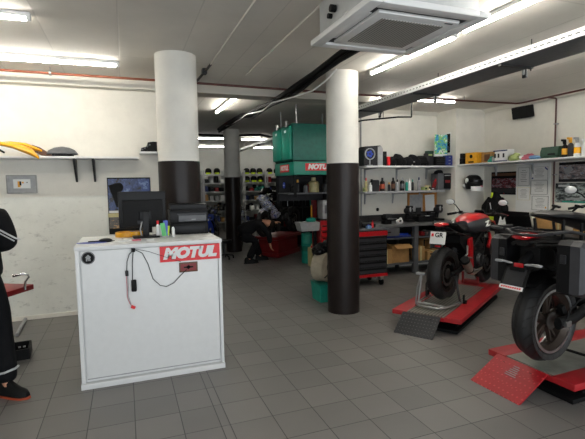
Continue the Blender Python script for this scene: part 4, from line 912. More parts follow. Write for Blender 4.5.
# ------------------------------------------------------------------ motorcycle lifts
def bike_lift(loc, rz, lab, rampm, deckm, Lp=1.95, h=.18, w=.76, L=.25, oy=.04, hw=.212):
    t = thing('motorcycle_lift', lab, 'motorcycle lift', loc, rz)
    b = MB(); sw = (w-.42)/2
    b.span((0, -w/2, h-.05), (Lp, -w/2+sw, h), bev=.004); b.span((0, w/2-sw, h-.05), (Lp, w/2, h), bev=.004); b.span((Lp-.28, -w/2+.004, h-.05), (Lp-.002, w/2-.004, h-.0005), bev=.004)
    b.span((0, -w/2+sw, h-.05), (.03, w/2-sw, h-.012)); b.build('platform', 'redlift', t)
    MB().span((.02, -.209, h-.02), (Lp-.285, .209, h-.001)).build('centre_deck', deckm, t)
    MB().span((.06, -w/2+.05, .0), (Lp-.06, w/2-.05, .035), bev=.005).build('base_frame', 'blackm', t)
    for s in (-1, 1):
        b = MB()
        for q in (-1, 1): b.box((Lp/2, s*(w/2-.1), .083), (Lp*.8, .02, .03), rot=(0, q*.05, 0))
        b.build('scissor_arm', 'blackm', t)
    b = MB(); b.prism([(0, h-.006), (-L, .004), (-L, .0), (-L+.02, 0), (0, h-.018)], oy-hw, oy+hw, 'xz'); r_ = b.build('ramp', rampm, t)
    b = MB()
    for s in (-1, 1): b.prism([(-.0, h-.02), (-L+.03, .0), (-.0, .0)], s*.2-.004, s*.2+.004, 'xz') if 0 else b.box((-.03, oy+s*.12, .08), (.03, .02, .14))
    b.build('ramp_bracket', 'blackm', r_)
    if rampm == 'redplate':
        b = MB()
        for k in range(6): x_ = -.13+.016*k; b.box((x_, oy-.01+.006*(k % 2), h+.0015+(h-.01)*x_/L), (.007, .10-.01*k, .001), rot=(0, -math.atan2(h-.01, L), 0))
        b.build('worn_marks', 'lgrey', r_)
    b = MB(); b.box((Lp-.14, 0, h+.03), (.1, .2, .06), bev=.01); b.box((Lp-.2, .1, h+.09), (.03, .03, .16)); b.box((Lp-.2, -.1, h+.09), (.03, .03, .16)); b.build('wheel_chock', 'redd', t)
    return t
t = bike_lift((2.995, 3.907, 0), math.radians(32.3), 'red lift with a ribbed grey deck and black ramp under the red motorcycle', 'blkplate', 'ribbed')
t = bike_lift((2.867, 2.484, 0), math.radians(2), 'red lift with a red tear-plate ramp under the black touring motorcycle', 'redplate', 'plain_deck', 2.2, L=.29, oy=.055, hw=.228)
# paddock stand under the red motorcycle's rear wheel
t = thing('paddock_stand', 'grey tubular paddock stand around the rear wheel of the red motorcycle', 'stand', (3.505, 4.235, .18), math.radians(27))
b = MB(); b.tube([(.1, -.2, .03), (-.05, -.21, .03), (-.35, -.17, .03), (-.42, -.1, .03), (-.42, .1, .03), (-.35, .17, .03), (-.05, .21, .03), (.1, .2, .03)], .013, 10); b.tube([(-.3, -.18, .03), (-.28, 0, .03), (-.3, .18, .03)], .013, 8); b.build('base_tube', 'steel', t)
for s in (-1, 1):
    b = MB(); b.tube([(.0, s*.21, .03), (-.04, s*.19, .2), (0, s*.16, .31)], .014, 8); b.box((0, s*.155, .315), (.04, .03, .04), bev=.008); b.build('upright', 'darksteel', t)
    b = MB(); b.cyl((.08, s*.215, .022), (.08, s*.25, .022), .022, n=16); b.box((.08, s*.22, .06), (.03, .015, .09), bev=.003); b.build('wheel', 'blackm', t)
b = MB(); b.tube([(-.27, .18, .03), (-.2, .19, .2), (-.17, .19, .33)], .013, 8); b.tube([(-.34, .18, .03), (-.26, .2, .2), (-.2, .19, .33)], .010, 8); h_ = b.build('handle', 'steel', t)
b = MB(); b.box((-.185, .19, .35), (.045, .11, .03), bev=.006); b.build('hand_grip', 'lgrey', h_)
# ------------------------------------------------------------------ tool chest and benches along the back wall
def tool_chest(name, lab, loc, W, D, z0, z1, n, face, body, top, rz=0, trim='red', wheels=True):
    t = thing(name, lab, 'tool chest', loc, rz)
    MB().span((-W/2, .012, z0), (W/2, D, z1), bev=.006).build('body', body, t)
    MB().span((-W/2-.01, -.01, z1), (W/2+.01, D+.01, z1+.025), bev=.005).build('top', top, t)
    MB().span((-W/2, -.004, z1-.085), (W/2, .014, z1-.012)).build('upper_trim', trim, t); MB().span((-W/2, -.004, z0), (W/2, .014, z0+.045)).build('lower_trim', trim, t)
    h = (z1-z0-.13-.0)/n
    for k in range(n):
        z = z0+.05+k*h
        b = MB(); b.span((-W/2+.02, -.006, z+.006), (W/2-.02, .014, z+h-.006), bev=.004); d = b.build('drawer', face, t)
        b = MB(); b.prism([(-.006, z+h-.012), (-.028, z+h-.02), (-.026, z+h-.035), (-.006, z+h-.03)], -W/2+.03, W/2-.03, 'yz'); b.build('handle', 'black', d)
    if wheels:
        for sx in (-1, 1):
            for y in (.06, D-.06):
                b = MB(); b.cyl((sx*(W/2-.08)-.015, y, .055), (sx*(W/2-.08)+.015, y, .055), .055, n=18); wh = b.build('caster', 'blackm', t)
                b = MB(); b.box((sx*(W/2-.08), y, .115), (.06, .08, .07), bev=.008); b.build('caster_bracket', 'steel', wh)
    return t
tool_chest('tool_chest', 'tall tool chest with dark drawers and red trim, right of the black column', (3.47, 5.95, 0), .74, .48, .15, .88, 6, 'casegrey', 'blackm', 'grey')
tool_chest('tool_chest', 'narrow red tool cabinet seen left of the black column', (3.49, 7.35, 0), .34, .4, .27, .95, 5, 'redsign', 'redd', 'black', wheels=False)
b = MB(); b.span((-.16, 0, 0), (.16, .36, .27)); tag(b.build('plinth_box', 'black', loc=(3.49, 7.37, 0)), 'dark box carrying the narrow red tool cabinet', 'box')
t = thing('metal_box', 'pale grey metal box on top of the narrow red cabinet', 'box', (3.50, 7.5, .975)); MB().span((-.12, -.12, 0), (.14, .12, .34), bev=.01).build('body', 'lgrey', t); MB().span((-.08, -.125, .1), (.1, -.119, .25)).build('panel', 'grey', t)

t = thing('workbench', 'long grey steel workbench with open shelves below against the back wall', 'workbench', (4.72, 6.5, 0))
MB().span((-.82, -.05, .85), (1.0, .65, .90), bev=.004).build('bench_top', 'bench', t)
for x in (-.80, .06, .92):
    MB().span((x-.04, -.02, 0), (x+.04, .06, .85)).build('leg', 'grey', t); MB().span((x-.03, .56, 0), (x+.03, .605, .85)).build('leg', 'darksteel', t)
for z in (.645, .20): MB().span((-.80, 0, z-.012), (.95, .6, z+.012)).build('shelf', 'grey', t)
MB().span((-.80, .61, .05), (.95, .63, .85)).build('back_panel', 'blackm', t)
b = MB(); b.span((-.76, -.03, .70), (-.30, .4, .84), bev=.004); d = b.build('drawer', 'grey', t); MB().span((-.58, -.045, .76), (-.48, -.03, .78)).build('handle', 'black', d)
b = MB(); b.span((.5, -.03, .66), (.88, .3, .84), bev=.004); b.build('drawer', 'blackm', t)

def carton(lab, loc, sx, sy, sz, rz=0, open_=False, m='card', name='cardboard_box', g=None, cat='box', z0=0):
    t = thing(name, lab, cat, loc, rz, g)
    if open_:
        b = MB(); b.span((-sx/2, -sy/2, 0), (sx/2, sy/2, .006))
        for s in (-1, 1): b.span((s*sx/2-.003, -sy/2, 0), (s*sx/2+.003, sy/2, sz)); b.span((-sx/2, s*sy/2-.003, 0), (sx/2, s*sy/2+.003, sz))
        b.build('body', m, t)
        b = MB(); b.box((.02, -sy/2-.05, sz+.0), (sx*.95, .13, .005), rot=(.5, 0, 0)); b.build('flap', m, t)
        b = MB(); b.box((-sx/2-.03, 0, sz+.02), (.1, sy*.9, .005), rot=(0, .6, 0)); b.build('flap', m, t)
    else:
        MB().span((-sx/2, -sy/2, 0), (sx/2, sy/2, sz), bev=.003).build('body', m, t)
        MB().span((-.02, -sy/2-.001, sz*.0), (.02, sy/2+.001, sz+.001)).build('tape', 'canister' if m == 'card' else m, t)
    return t
carton('open cardboard box with its flap folded out on the bottom bench shelf', (4.50, 6.68, .212), .34, .26, .29, open_=True)
carton('closed cardboard box at the left end of the bottom bench shelf', (4.20, 6.66, .212), .22, .26, .24)
carton('small cardboard box right of the bench leg on the bottom shelf', (4.92, 6.64, .212), .16, .2, .26)
carton('flat cardboard box at the right end of the bottom bench shelf', (5.20, 6.7, .212), .26, .3, .16)
t = thing('wooden_crate', 'small wooden pigeonhole crate at the right end under the workbench', 'crate', (5.22, 6.62, .38))
b = MB(); 
for z in (0, .2): b.span((-.2, 0, z), (.2, .2, z+.012))
for x in (-.2, 0, .19): b.span((x, 0, 0), (x+.012, .2, .21))
b.build('frame', 'card', t)
t = thing('blue_tray', 'blue plastic tray on the upper bench shelf', 'tray', (4.48, 6.62, .657)); MB().span((-.3, -.08, 0), (.22, .1, .035), bev=.006).build('base', 'blued', t); b = MB(); b.box((.03, -.02, .05), (.34, .07, .03), rz=.05, bev=.01); b.build('tool', 'blue', t)
for k, (x, m_, lab) in enumerate(((4.85, 'card', 'small brown packet on the upper bench shelf'), (4.98, 'redd', 'red packet on the upper bench shelf'), (5.10, 'steel', 'metal tin on the upper bench shelf'), (5.24, 'blackm', 'black packet at the right of the upper bench shelf'))):
    b = MB(); b.box((0, 0, .04), (.09, .1, .08), rz=.2*k, bev=.008); tag(b.build('packet', m_, loc=(x, 6.62, .657)), lab, 'packet')
# bench top clutter
t = thing('bench_vise', 'black bench vice on the workbench left of the corkboard', 'vise', (4.25, 6.62, .90))
b = MB(); b.box((0, 0, .03), (.14, .12, .06), bev=.01); b.box((0, .02, .1), (.09, .16, .1), bev=.015); b.build('body', 'blackm', t)
b = MB(); b.box((0, -.07, .14), (.13, .03, .07), bev=.006); b.box((0, .0, .14), (.13, .03, .07), bev=.006); b.build('jaw', 'darksteel', t)
b = MB(); b.cyl((0, -.2, .1), (0, 0, .1), .014, n=10); b.cyl((-.09, -.18, .1), (.09, -.18, .1), .006, n=8); b.build('screw_handle', 'steel', t)
t = thing('white_cloth', 'crumpled white cloth with black print on the workbench', 'cloth', (4.47, 6.55, .9)); b = MB(); b.ell((0, 0, .035), (.07, .06, .05), 12); b.ell((.04, .02, .06), (.03, .03, .05), 10); b.build('cloth', 'paper', t); b = MB(); b.ell((-.01, -.045, .05), (.03, .02, .02), 8); b.build('print', 'blackm', t)
def bench_grinder(x, lab):
    t = thing('bench_machine', lab, 'machine', (x, 6.78, .90))
    b = MB(); b.box((0, 0, .02), (.14, .2, .04), bev=.006); b.box((0, .03, .17), (.05, .06, .24), rot=(0, .12, 0), bev=.01); b.build('stand', 'blackm', t)
    b = MB(); b.cyl((0, -.07, .20), (0, .07, .20), .055, n=18); b.box((.02, 0, .27), (.1, .1, .05), bev=.01); b.build('head', 'dark', t)
    b = MB(); b.ell((-.01, -.072, .23), (.02, .008, .045), 10); b.build('clear_guard', 'lgrey', t)
    return t
bench_grinder(4.82, 'upright black bench machine at the left edge of the corkboard'); bench_grinder(5.48, 'upright black bench machine at the right side of the corkboard')
t = thing('tyre_rig', 'low black metal rig with a crossbar between the two bench machines', 'machine', (5.12, 6.75, .90)); b = MB(); b.box((0, 0, .05), (.34, .2, .1), bev=.01); b.cyl((-.28, 0, .17), (.28, 0, .17), .015, n=10); b.box((-.1, 0, .13), (.05, .05, .1)); b.box((.12, 0, .13), (.05, .05, .1)); b.build('body', 'blackm', t); b = MB(); b.box((-.15, -.06, .2), (.12, .02, .12), rot=(.1, 0, .2)); b.build('plate', 'dark', t); b = MB(); b.box((.02, -.1, .105), (.06, .05, .01)); b.build('label_plate', 'paper', t)
for k, (x, y, z, m_, m2, h, r, lab) in enumerate((
    (3.22, 6.05, .905, 'redsign', 'blackm', .17, .035, 'red bottle with a black top on the tool chest'), (3.34, 6.12, .905, 'paper', 'redsign', .13, .03, 'white bottle with a red cap on the tool chest'),
    (3.42, 6.08, .905, 'blackm', 'dark', .15, .03, 'black bottle on the tool chest beside the white one'), (3.66, 6.1, .905, 'redsign', 'redd', .12, .02, 'slim red can at the right of the tool chest'), (3.56, 6.05, .905, 'ltblue', 'blue', .06, .045, 'low blue tub on the tool chest'))):
    bottle('bottle', lab, 'bottle', (x, y, z), h, r, m_, m2)
t = thing('tool_case', 'black open tool case on the tool chest, tools spilling out', 'case', (3.64, 6.25, .905)); MB().span((-.1, -.08, 0), (.12, .1, .05), bev=.006).build('base', 'blackm', t); MB().box((0, .1, .09), (.22, .012, .12), rot=(-.3, 0, 0)).build('lid', 'black', t); b = MB(); b.cyl((-.07, -.04, .06), (.08, .03, .06), .012, n=8); b.cyl((-.05, .05, .06), (.06, -.05, .065), .01, n=8); b.build('wrench', 'steel', t)
# dark stone splash ledge and cork board
MBx = MB(); MBx.span((-.95, 0, 0), (.95, .05, .12), bev=.005); tag(MBx.build('bench_upstand', 'dark', loc=(4.8, 7.14, .90)), 'dark grey strip along the wall behind the workbench', 'panel')
t = thing('cork_board', 'cork notice board with papers pinned on it above the workbench', 'notice board', (5.45, 7.195, 1.10), rot=(PI/2, 0, 0))
MB().box((0, 0, .006), (.70, .60, .012)).build('cork', 'cork', t)
b = MB()
for s in (-1, 1): b.box((s*.355, 0, .01), (.02, .62, .02)); b.box((0, s*.305, .01), (.73, .02, .02))
b.build('frame', 'wood', t)
def sheet(lab, c, w, h, m='paper', rz=0, lines=True, parts=(), name='paper_sheet', cat='paper', rot0=(PI/2, 0, 0)):
    rot = (Euler(rot0).to_matrix() @ Matrix.Rotation(rz, 3, 'Z')).to_euler()
    t = thing(name, lab, cat, c, rot=rot)
    MB().box((0, 0, 0), (w, h, .002)).build('sheet', m, t)
    if lines:
        b = MB(); n = max(3, int(h/.035))
        for k in range(n): b.box(((-.02+.04*((k*7) % 5)/5)*w, h*.38-k*h*.76/n, .0012), (w*(.5+.3*((k*3) % 4)/4), h*.012, .0006))
        b.build('print', 'lgrey', t)
    for nm, m_, x, y, ww, hh, a in parts: MB().box((x*w, y*h, .0015), (ww*w, hh*h, .001), rz=a).build(nm, m_, t)
    return t
sheet('pale blue-grey sheets pinned on the left of the cork board', (5.28, 7.178, 1.21), .30, .34, 'lgrey')
sheet('white sheet of paper hanging on the right of the cork board', (5.60, 7.176, 1.19), .22, .36, 'paper', .05, False)
sheet('small white note low on the right of the cork board', (5.74, 7.176, .90), .09, .08, 'paper', 0, False)
b = MB(); b.ell((0, 0, 0), (.03, .025, .034), 10); tag(b.build('wall_hook', 'blackm', loc=(4.42, 7.18, 1.12)), 'black knob on the wall over the workbench', 'hook')
# shelves on the back wall
def wshelf(lab, x0, x1, y0, z, th=.03, m='white'):
    t = thing('wall_shelf', lab, 'shelf', (x0, y0, z))
    MB().span((0, 0, -th), (x1-x0, 7.2-y0, 0), bev=.003).build('board', m, t)
    n = 3
    for k in range(n):
        x = .25+(x1-x0-.5)*k/(n-1)
        D = 7.2-y0; MB().prism([(D, -th), (.06, -th), (.06, -th-.014), (D-.05, -th-.03), (D-.02, -.24), (D, -.24)], x-.01, x+.01, 'yz').build('bracket', 'lgrey', t)
    return t
wshelf('upper white wall shelf on the back wall, piled with black gear', 3.9, 5.765, 6.68, 1.915)
wshelf('lower wall shelf on the back wall, lined with bottles and tins', 3.9, 5.60, 6.74, 1.468, .035, 'lgrey')
b = MB(); b.cyl((0, 0, 1.0), (0, 0, 2.94), .012, n=10); tag(b.build('wall_pipe', 'lgrey', loc=(4.07, 7.18, 0)), 'thin grey pipe rising up the left end of the back wall', 'pipe')
Z1, Z2 = 1.927, 1.467
t = thing('grey_case', 'big dark grey hard case at the left end of the upper back shelf', 'case', (4.15, 7.03, Z1))
b = MB(); b.prism([(-.17, 0), (-.17, .27), (-.12, .33), (.16, .35), (.19, .3), (.19, 0)], -.11, .13, 'xz'); b.build('shell', 'dark', t)
b = MB(); b.prism([(.10, .0), (.10, .33), (.17, .34), (.2, .29), (.2, 0)], -.125, -.10, 'xz'); b.build('side_panel', 'lgrey', t)
t = thing('desk_fan', 'small fan with a round blue and grey face in front of the grey case', 'fan', (4.10, 6.92, Z1)); b = MB(); b.ring([(.085, -.02), (.10, -.02), (.10, .02), (.085, .02)], 30, Matrix.Translation((0, 0, .2)) @ Matrix.Rotation(PI/2, 4, 'X')); b.build('guard', 'lgrey', t); b = MB(); b.cyl((0, .005, .2), (0, .01, .2), .085, n=28); b.build('face', 'ltblue', t)
b = MB()
for k in range(5): a = k*2*PI/5; b.ell((.04*math.cos(a), -.004, .2+.04*math.sin(a)), (.03, .004, .022), 10)
b.build('blade', 'blue', t); b = MB(); b.cyl((0, 0, .01), (0, 0, .11), .012, n=10); b.cyl((0, 0, 0), (0, 0, .012), .05, n=20); b.build('stand', 'lgrey', t)
t = thing('upright_case', 'black upright case between the grey case and the red book', 'case', (4.40, 7.04, Z1)); MB().span((-.035, -.1, 0), (.035, .1, .25), bev=.008).build('shell', 'blackm', t); MB().span((-.02, -.102, .17), (.02, -.099, .21)).build('spine_plate', 'dark', t)
t = thing('book', 'red book standing on the upper back shelf', 'book', (4.48, 7.04, Z1)); MB().span((-.025, -.09, 0), (.025, .09, .16), bev=.003).build('cover', 'redsign', t); MB().span((-.018, -.085, .158), (.018, .091, .1615)).build('pages', 'paper', t)
def lump(name, lab, cat, loc, parts, m, detail=None, group=None):
    t = thing(name, lab, cat, loc, 0, group)
    b = MB()
    k_ = 1.3 if name == 'gear_bag' else 1.
    for c, r, rot in parts: b.ell([c[0], c[1], c[2]*k_], [r[0]*1.05, r[1], r[2]*k_], 14, rot)
    o = b.build('cloth', m, t); dm = o.modifiers.new('folds', 'DISPLACE'); tx = bpy.data.textures.get('folds') or bpy.data.textures.new('folds', 'CLOUDS'); tx.noise_scale = .05; dm.texture = tx; dm.strength = .03; dm.texture_coords = 'GLOBAL'
    if detail:
        for nm, m_, c, d in detail: b = MB(); b.box(c, d, bev=.004); b.build(nm, m_, t)
    return t
lump('gear_bag', 'black straps and bags heaped at the left of the black gear on the upper shelf', 'bag', (4.68, 7.03, Z1), [((-.1, 0, .06), (.1, .09, .07), None), ((.02, -.02, .08), (.12, .08, .08), (0, .3, 0)), ((.1, 0, .05), (.1, .1, .06), None), ((0, .02, .12), (.06, .05, .05), None)], 'fabric', [('strap', 'blackm', (.0, -.09, .13), (.18, .015, .02))])
lump('gear_bag', 'black folded jacket in the middle of the upper back shelf', 'bag', (4.95, 7.03, Z1), [((-.06, 0, .06), (.13, .09, .07), (0, -.2, 0)), ((.06, 0, .1), (.1, .08, .06), (0, .5, 0)), ((.14, 0, .05), (.08, .1, .06), None)], 'fabric2', [('buckle', 'steel', (.02, -.09, .07), (.03, .012, .02))])
lump('gear_bag', 'black shoulder bag right of the folded jacket on the upper shelf', 'bag', (5.17, 7.03, Z1), [((0, 0, .07), (.13, .09, .075), None), ((.08, -.02, .04), (.07, .08, .05), None)], 'fabric', [('flap', 'blackm', (0, -.09, .08), (.14, .012, .06))])
t = thing('green_bag', 'dark green upright bag at the tall point of the shelf gear', 'bag', (5.34, 7.05, Z1)); b = MB(); b.box((0, 0, .12), (.15, .13, .24), bev=.03); b.build('body', 'dark', t); b = MB(); b.box((.0, -.02, .25), (.13, .1, .05), bev=.01); b.build('lid', 'dgreen', t); b = MB(); b.box((-.01, -.068, .2), (.08, .008, .03)); b.build('patch', 'ltgreen', t)
t = thing('black_case', 'black boxy case behind the dark blue case on the upper back shelf', 'case', (5.52, 7.03, Z1)); MB().span((-.12, -.1, 0), (.09, .1, .17), bev=.01).build('shell', 'blackm', t); b = MB(); 
for k in range(4): b.span((-.1, -.106, .03+.035*k), (.08, -.099, .045+.035*k))
b.build('rib', 'dark', t)
t = thing('blue_case', 'dark blue small parts cabinet at the right of the upper back shelf', 'cabinet', (5.68, 7.02, Z1)); MB().span((-.08, -.1, 0), (.08, .1, .19), bev=.006).build('body', 'navy', t)
for k in range(3): d = MB().span((-.07, -.11, .012+.06*k), (.07, -.1, .065+.06*k), bev=.003).build('drawer', 'blued', t); MB().span((-.02, -.118, .03+.06*k), (.02, -.11, .042+.06*k)).build('handle', 'lgrey', d)
M['colour_print'] = picture_mat('printed_colours', ['1c4fa0', '3aa0c8', '7cc05a', 'e8ecea', '2a6a3a', '20408c'], 11, (1, 1, 1), 2.2)
sheet('board with blue and green shapes standing behind the black case on the upper back shelf', (5.565, 7.0, 2.315), .29, .40, 'colour_print', 0, False, (('lower_edge', 'paper', 0, -.45, 1.0, .1, 0),), 'colour_poster', 'poster')
sheet('narrow black and white print in the corner right of the colourful poster', (5.762, 6.90, 2.33), .24, .42, 'paper', 0, False, (('picture', 'blackm', .2, .03, .42, .84, 0), ('figure', 'lgrey', .2, .15, .2, .3, .5), ('lower_figure', 'ltblue', .22, -.2, .15, .2, .2)), 'wall_print', 'poster', (PI/2, 0, -PI/2))
# bottles on lower shelf
low = [(4.09, .2, .022, 'canister', 'redsign', 'tall slim green bottle with red top at the left of the lower shelf'), (4.17, .13, .03, 'paper', 'paper', 'small white bottle at the left of the lower shelf'),
       (4.33, .12, .02, 'redd', 'orange', 'small reddish bottle after the big grey canister'), (4.40, .2, .038, 'blackm', 'dark', 'black spray can with an orange label', 'orange'), (4.53, .13, .022, 'dark', 'yel2', 'small black bottle with a yellow top between spray cans'),
       (4.61, .2, .032, 'blackm', 'blackm', 'dark spray can left of the grey tins', 'brown'), (4.69, .17, .03, 'lgrey', 'blackm', 'pale grey tin with a black cap'), (4.79, .2, .036, 'blackm', 'lgrey', 'black bottle with white shoulder in the middle of the lower shelf', 'grey'),
       (4.88, .17, .024, 'tealb', 'paper', 'slim teal bottle on the lower shelf'), (4.94, .18, .024, 'paper', 'paper', 'slim white bottle beside the teal one'), (5.0, .17, .02, 'dark', 'tealb', 'slim dark bottle with a teal cap'), (5.13, .2, .028, 'lgrey', 'navy', 'grey blue can standing alone right of the slim bottles')]
for r_ in low:
    bottle('shelf_bottle', r_[5], 'bottle', (r_[0], 7.03, Z2), r_[1]*1.2, r_[2]*1.15, r_[3], r_[4], 'bottles and cans on the lower back shelf', label_m=(r_[6] if len(r_) > 6 else None))
t = thing('oil_canister', 'big dark grey oil canister with a handle among the shelf bottles', 'canister', (4.255, 7.05, Z2)); b = MB(); b.prism([(-.07, 0), (-.07, .15), (-.03, .2), (.06, .2), (.075, .17), (.075, 0)], -.05, .06, 'xz'); b.build('body', 'dark', t); b = MB(); b.cyl((-.045, 0, .17), (-.055, 0, .215), .02, n=12); b.build('cap', 'blackm', t)
t = thing('tin', 'small yellow-green tin at the far left end of the lower back shelf', 'tin', (4.03, 6.99, Z2)); MB().lathe([(.02, 0), (.02, .06), (.012, .07)], 12).build('body', 'ltgreen', t); MB().lathe([(.021, .02), (.021, .035)], 12).build('band', 'dark', t)
for x, m_, lab, w_, h_ in ((5.24, 'ltgreen', 'pale green box on the lower back shelf', .08, .06), (5.31, 'cream', 'cream packet on the lower back shelf', .06, .09), (5.38, 'blackm', 'black gun-shaped tool lying on the lower shelf', .1, .05)):
    t = thing('small_box', lab, 'box', (x, 7.02, Z2), .2); MB().span((-w_/2, -.04, 0), (w_/2, .05, h_), bev=.006).build('body', m_, t); MB().span((-w_/3, -.043, h_*.3), (w_/3, -.039, h_*.7)).build('patch', 'dark' if m_ != 'blackm' else 'lgrey', t)
t = thing('red_bottle', 'red bottle leaning against the grey cabinet on the lower shelf', 'bottle', (5.45, 7.03, Z2)); MB().box((0, 0, .09), (.06, .05, .16), rot=(0, .35, 0), bev=.015).build('body', 'redd', t); MB().box((.035, 0, .185), (.025, .025, .04), rot=(0, .35, 0)).build('cap', 'redsign', t)
t = thing('metal_cabinet', 'grey cabinet with a black front and red badge on the lower back shelf', 'cabinet', (5.645, 6.97, Z2)); MB().span((-.17, -.0, 0), (.12, .2, .31), bev=.006).build('body', 'grey', t); fb = MB().span((-.04, -.012, .02), (.12, .0, .3), bev=.004).build('front', 'black', t); MB().span((-.015, -.016, .13), (.1, -.012, .18)).build('red_badge', 'redd', fb); MB().span((-.03, -.016, .26), (.11, -.012, .275)).build('slot', 'lgrey', fb)
lump('baseball_cap', 'black cap lying on top of the grey cabinet', 'cap', (5.50, 7.05, Z2+.312), [((.06, 0, .02), (.09, .07, .05), None), ((-.02, -.03, .0), (.07, .05, .012), None)], 'fabric')

# everything standing on the two back shelves sits in their front half
for o in list(COL.objects):
    if o.parent is None and 3.9 < o.location.x < 5.70 and 6.9 < o.location.y < 7.16 and 1.44 < o.location.z < 2.45 and o.get('category') not in ('shelf',):
        o.location.x = 3.98+1.07*(o.location.x-4.10); o.location.y -= .20
        o.location.z = 1.607+(o.location.z-1.607)*.97 if abs(o.location.z-Z1) > .01 and abs(o.location.z-Z2) > .01 else (1.916 if o.location.z > 1.7 else 1.469)

# ------------------------------------------------------------------ right wall
t = thing('wall_shelf', 'white shelf running along the right wall above the posters', 'shelf', (6.0, 0, 1.935))
MB().span((-.19, 1.6, -.025), (.45, 6.66, 0), bev=.003).build('board', 'white', t)
for y in (6.35, 5.55, 3.9, 2.4): MB().prism([(.45, -.025), (.05, -.025), (.05, -.04), (.40, -.06), (.43, -.22), (.45, -.22)], y-.012, y+.012, 'xz').build('bracket', 'lgrey', t)
ZR = 1.937
def rx(y): return 6.12
t = thing('black_box', 'stack of black card boxes at the left end of the right wall shelf', 'box', (5.95, 6.67, ZR)); MB().span((-.09, -.08, 0), (.1, .08, .11), bev=.004).build('lower_box', 'blackm', t); MB().span((-.08, -.07, .113), (.1, .08, .2), bev=.004).build('upper_box', 'black', t)
t = thing('yellow_carton', 'yellow card box with black print on the right wall shelf', 'box', (6.00, 6.42, ZR), .1); MB().span((-.1, -.13, 0), (.1, .13, .2), bev=.003).build('body', 'yel2', t); b = MB(); b.ell((-.102, 0, .13), (.002, .035, .035), 16); b.box((-.102, .0, .03), (.002, .12, .03)); b.build('print', 'blackm', t)
t = thing('yellow_carton', 'brown and yellow card box behind and right of the yellow one', 'box', (6.10, 6.14, ZR), -.1); MB().span((-.1, -.13, 0), (.12, .13, .19), bev=.003).build('body', 'card', t); MB().span((-.103, -.09, .03), (-.099, .05, .15)).build('print', 'brown', t)
lump('green_cloth', 'crumpled green and grey cloth on the right wall shelf', 'cloth', (5.98, 5.98, ZR), [((0, 0, .03), (.07, .1, .045), None), ((.03, .05, .07), (.04, .05, .05), None)], 'tealb', [('grey_edge', 'lgrey', (-.05, -.08, .05), (.05, .06, .08))])
M['box_print'] = picture_mat('printed_box', ['e8e8ea', '2c2f6a', '6a7088', 'f0f0f0', '3a3f80'], 14, (1, 1, 1), 5.)
t = thing('printed_box', 'white and blue box with small pictures on the right wall shelf', 'box', (5.98, 5.73, ZR), .05); MB().span((-.1, -.11, 0), (.1, .11, .2), bev=.003).build('body', 'paper', t); b = MB(); b.span((-.103, -.14, .17), (-.099, .14, .19)); b.build('upper_edge_print', 'navy', t); b = MB(); b.span((-.103, -.14, 0), (-.099, .14, .02)); b.build('lower_edge_print', 'navy', t); b = MB()
for y in (-.07, .03, .1): b.box((-.104, y, .1), (.002, .035, .07))
b.build('picture_print', 'dark', t)
lump('cleaning_cloth', 'pale green cloth ball on the right wall shelf', 'cloth', (5.92, 5.48, ZR), [((0, 0, .045), (.08, .09, .06), None), ((.02, -.03, .09), (.05, .06, .04), None)], 'ltgreen')
lump('cleaning_cloth', 'pink and white cloths heaped on the right wall shelf', 'cloth', (5.95, 5.25, ZR), [((0, 0, .035), (.08, .11, .05), None), ((0, -.04, .07), (.06, .07, .03), None)], 'pink', [('white_fold', 'paper', (-.05, .05, .05), (.06, .08, .04))])
lump('cleaning_cloth', 'blue cloth lying in front of the green case', 'cloth', (5.89, 5.07, ZR), [((0, 0, .025), (.05, .1, .035), None)], 'ltblue')
t = thing('green_case', 'dark green tool case on the right wall shelf', 'case', (6.04, 4.80, ZR)); b = MB(); b.prism([(-.13, 0), (-.13, .10), (-.10, .17), (.13, .19), (.13, 0)], -.10, .19, 'xz'); b.build('shell', 'dgreen', t); b = MB(); b.box((-.131, .0, .06), (.012, .12, .03), bev=.004); b.build('handle', 'blackm', t); b = MB(); b.box((-.132, 0, .03), (.004, .25, .006)); b.build('seam', 'blackm', t)
for y, h, r, m_, c_, lab, lm in ((4.64, .24, .04, 'blackm', 'blackm', 'black spray bottle beside the green case', 'yel2'), (4.55, .26, .038, 'dark', 'yel2', 'dark spray bottle with a yellow trigger', None), (4.45, .25, .045, 'paper', 'lgrey', 'white spray bottle with a yellow label on the right wall shelf', 'yellow'),
                  (4.34, .22, .04, 'paper', 'paper', 'plain white bottle on the right wall shelf', None), (4.24, .25, .045, 'ltblue', 'blue', 'blue bottle near the right edge of the shelf', 'blued'), (4.13, .24, .045, 'dark', 'blue', 'dark bottle with a blue top at the right edge of the shelf', None)):
    t = bottle('spray_bottle', lab, 'bottle', (5.98, y, ZR), h, r, m_, c_, 'spray bottles on the right wall shelf', label_m=lm)
    b = MB(); b.box((-.03, 0, h+.005), (.09, .02, .03), bev=.005); b.box((-.035, 0, h-.03), (.01, .012, .05), rot=(0, -.3, 0)); b.build('trigger', c_, t)
# loudspeaker high up in the corner
t = thing('wall_speaker', 'black loudspeaker tilted high on the right wall', 'loudspeaker', (6.36, 5.71, 2.77), rot=(0, -.2, .1)); MB().box((-.02, 0, 0), (.14, .32, .2), bev=.015).build('cabinet', 'blackm', t); MB().box((-.092, 0, 0), (.006, .29, .18), bev=.003).build('grille', 'black', t); MB().cyl((.03, 0, 0), (.09, 0, 0), .02, n=10).build('bracket', 'blackm', t)
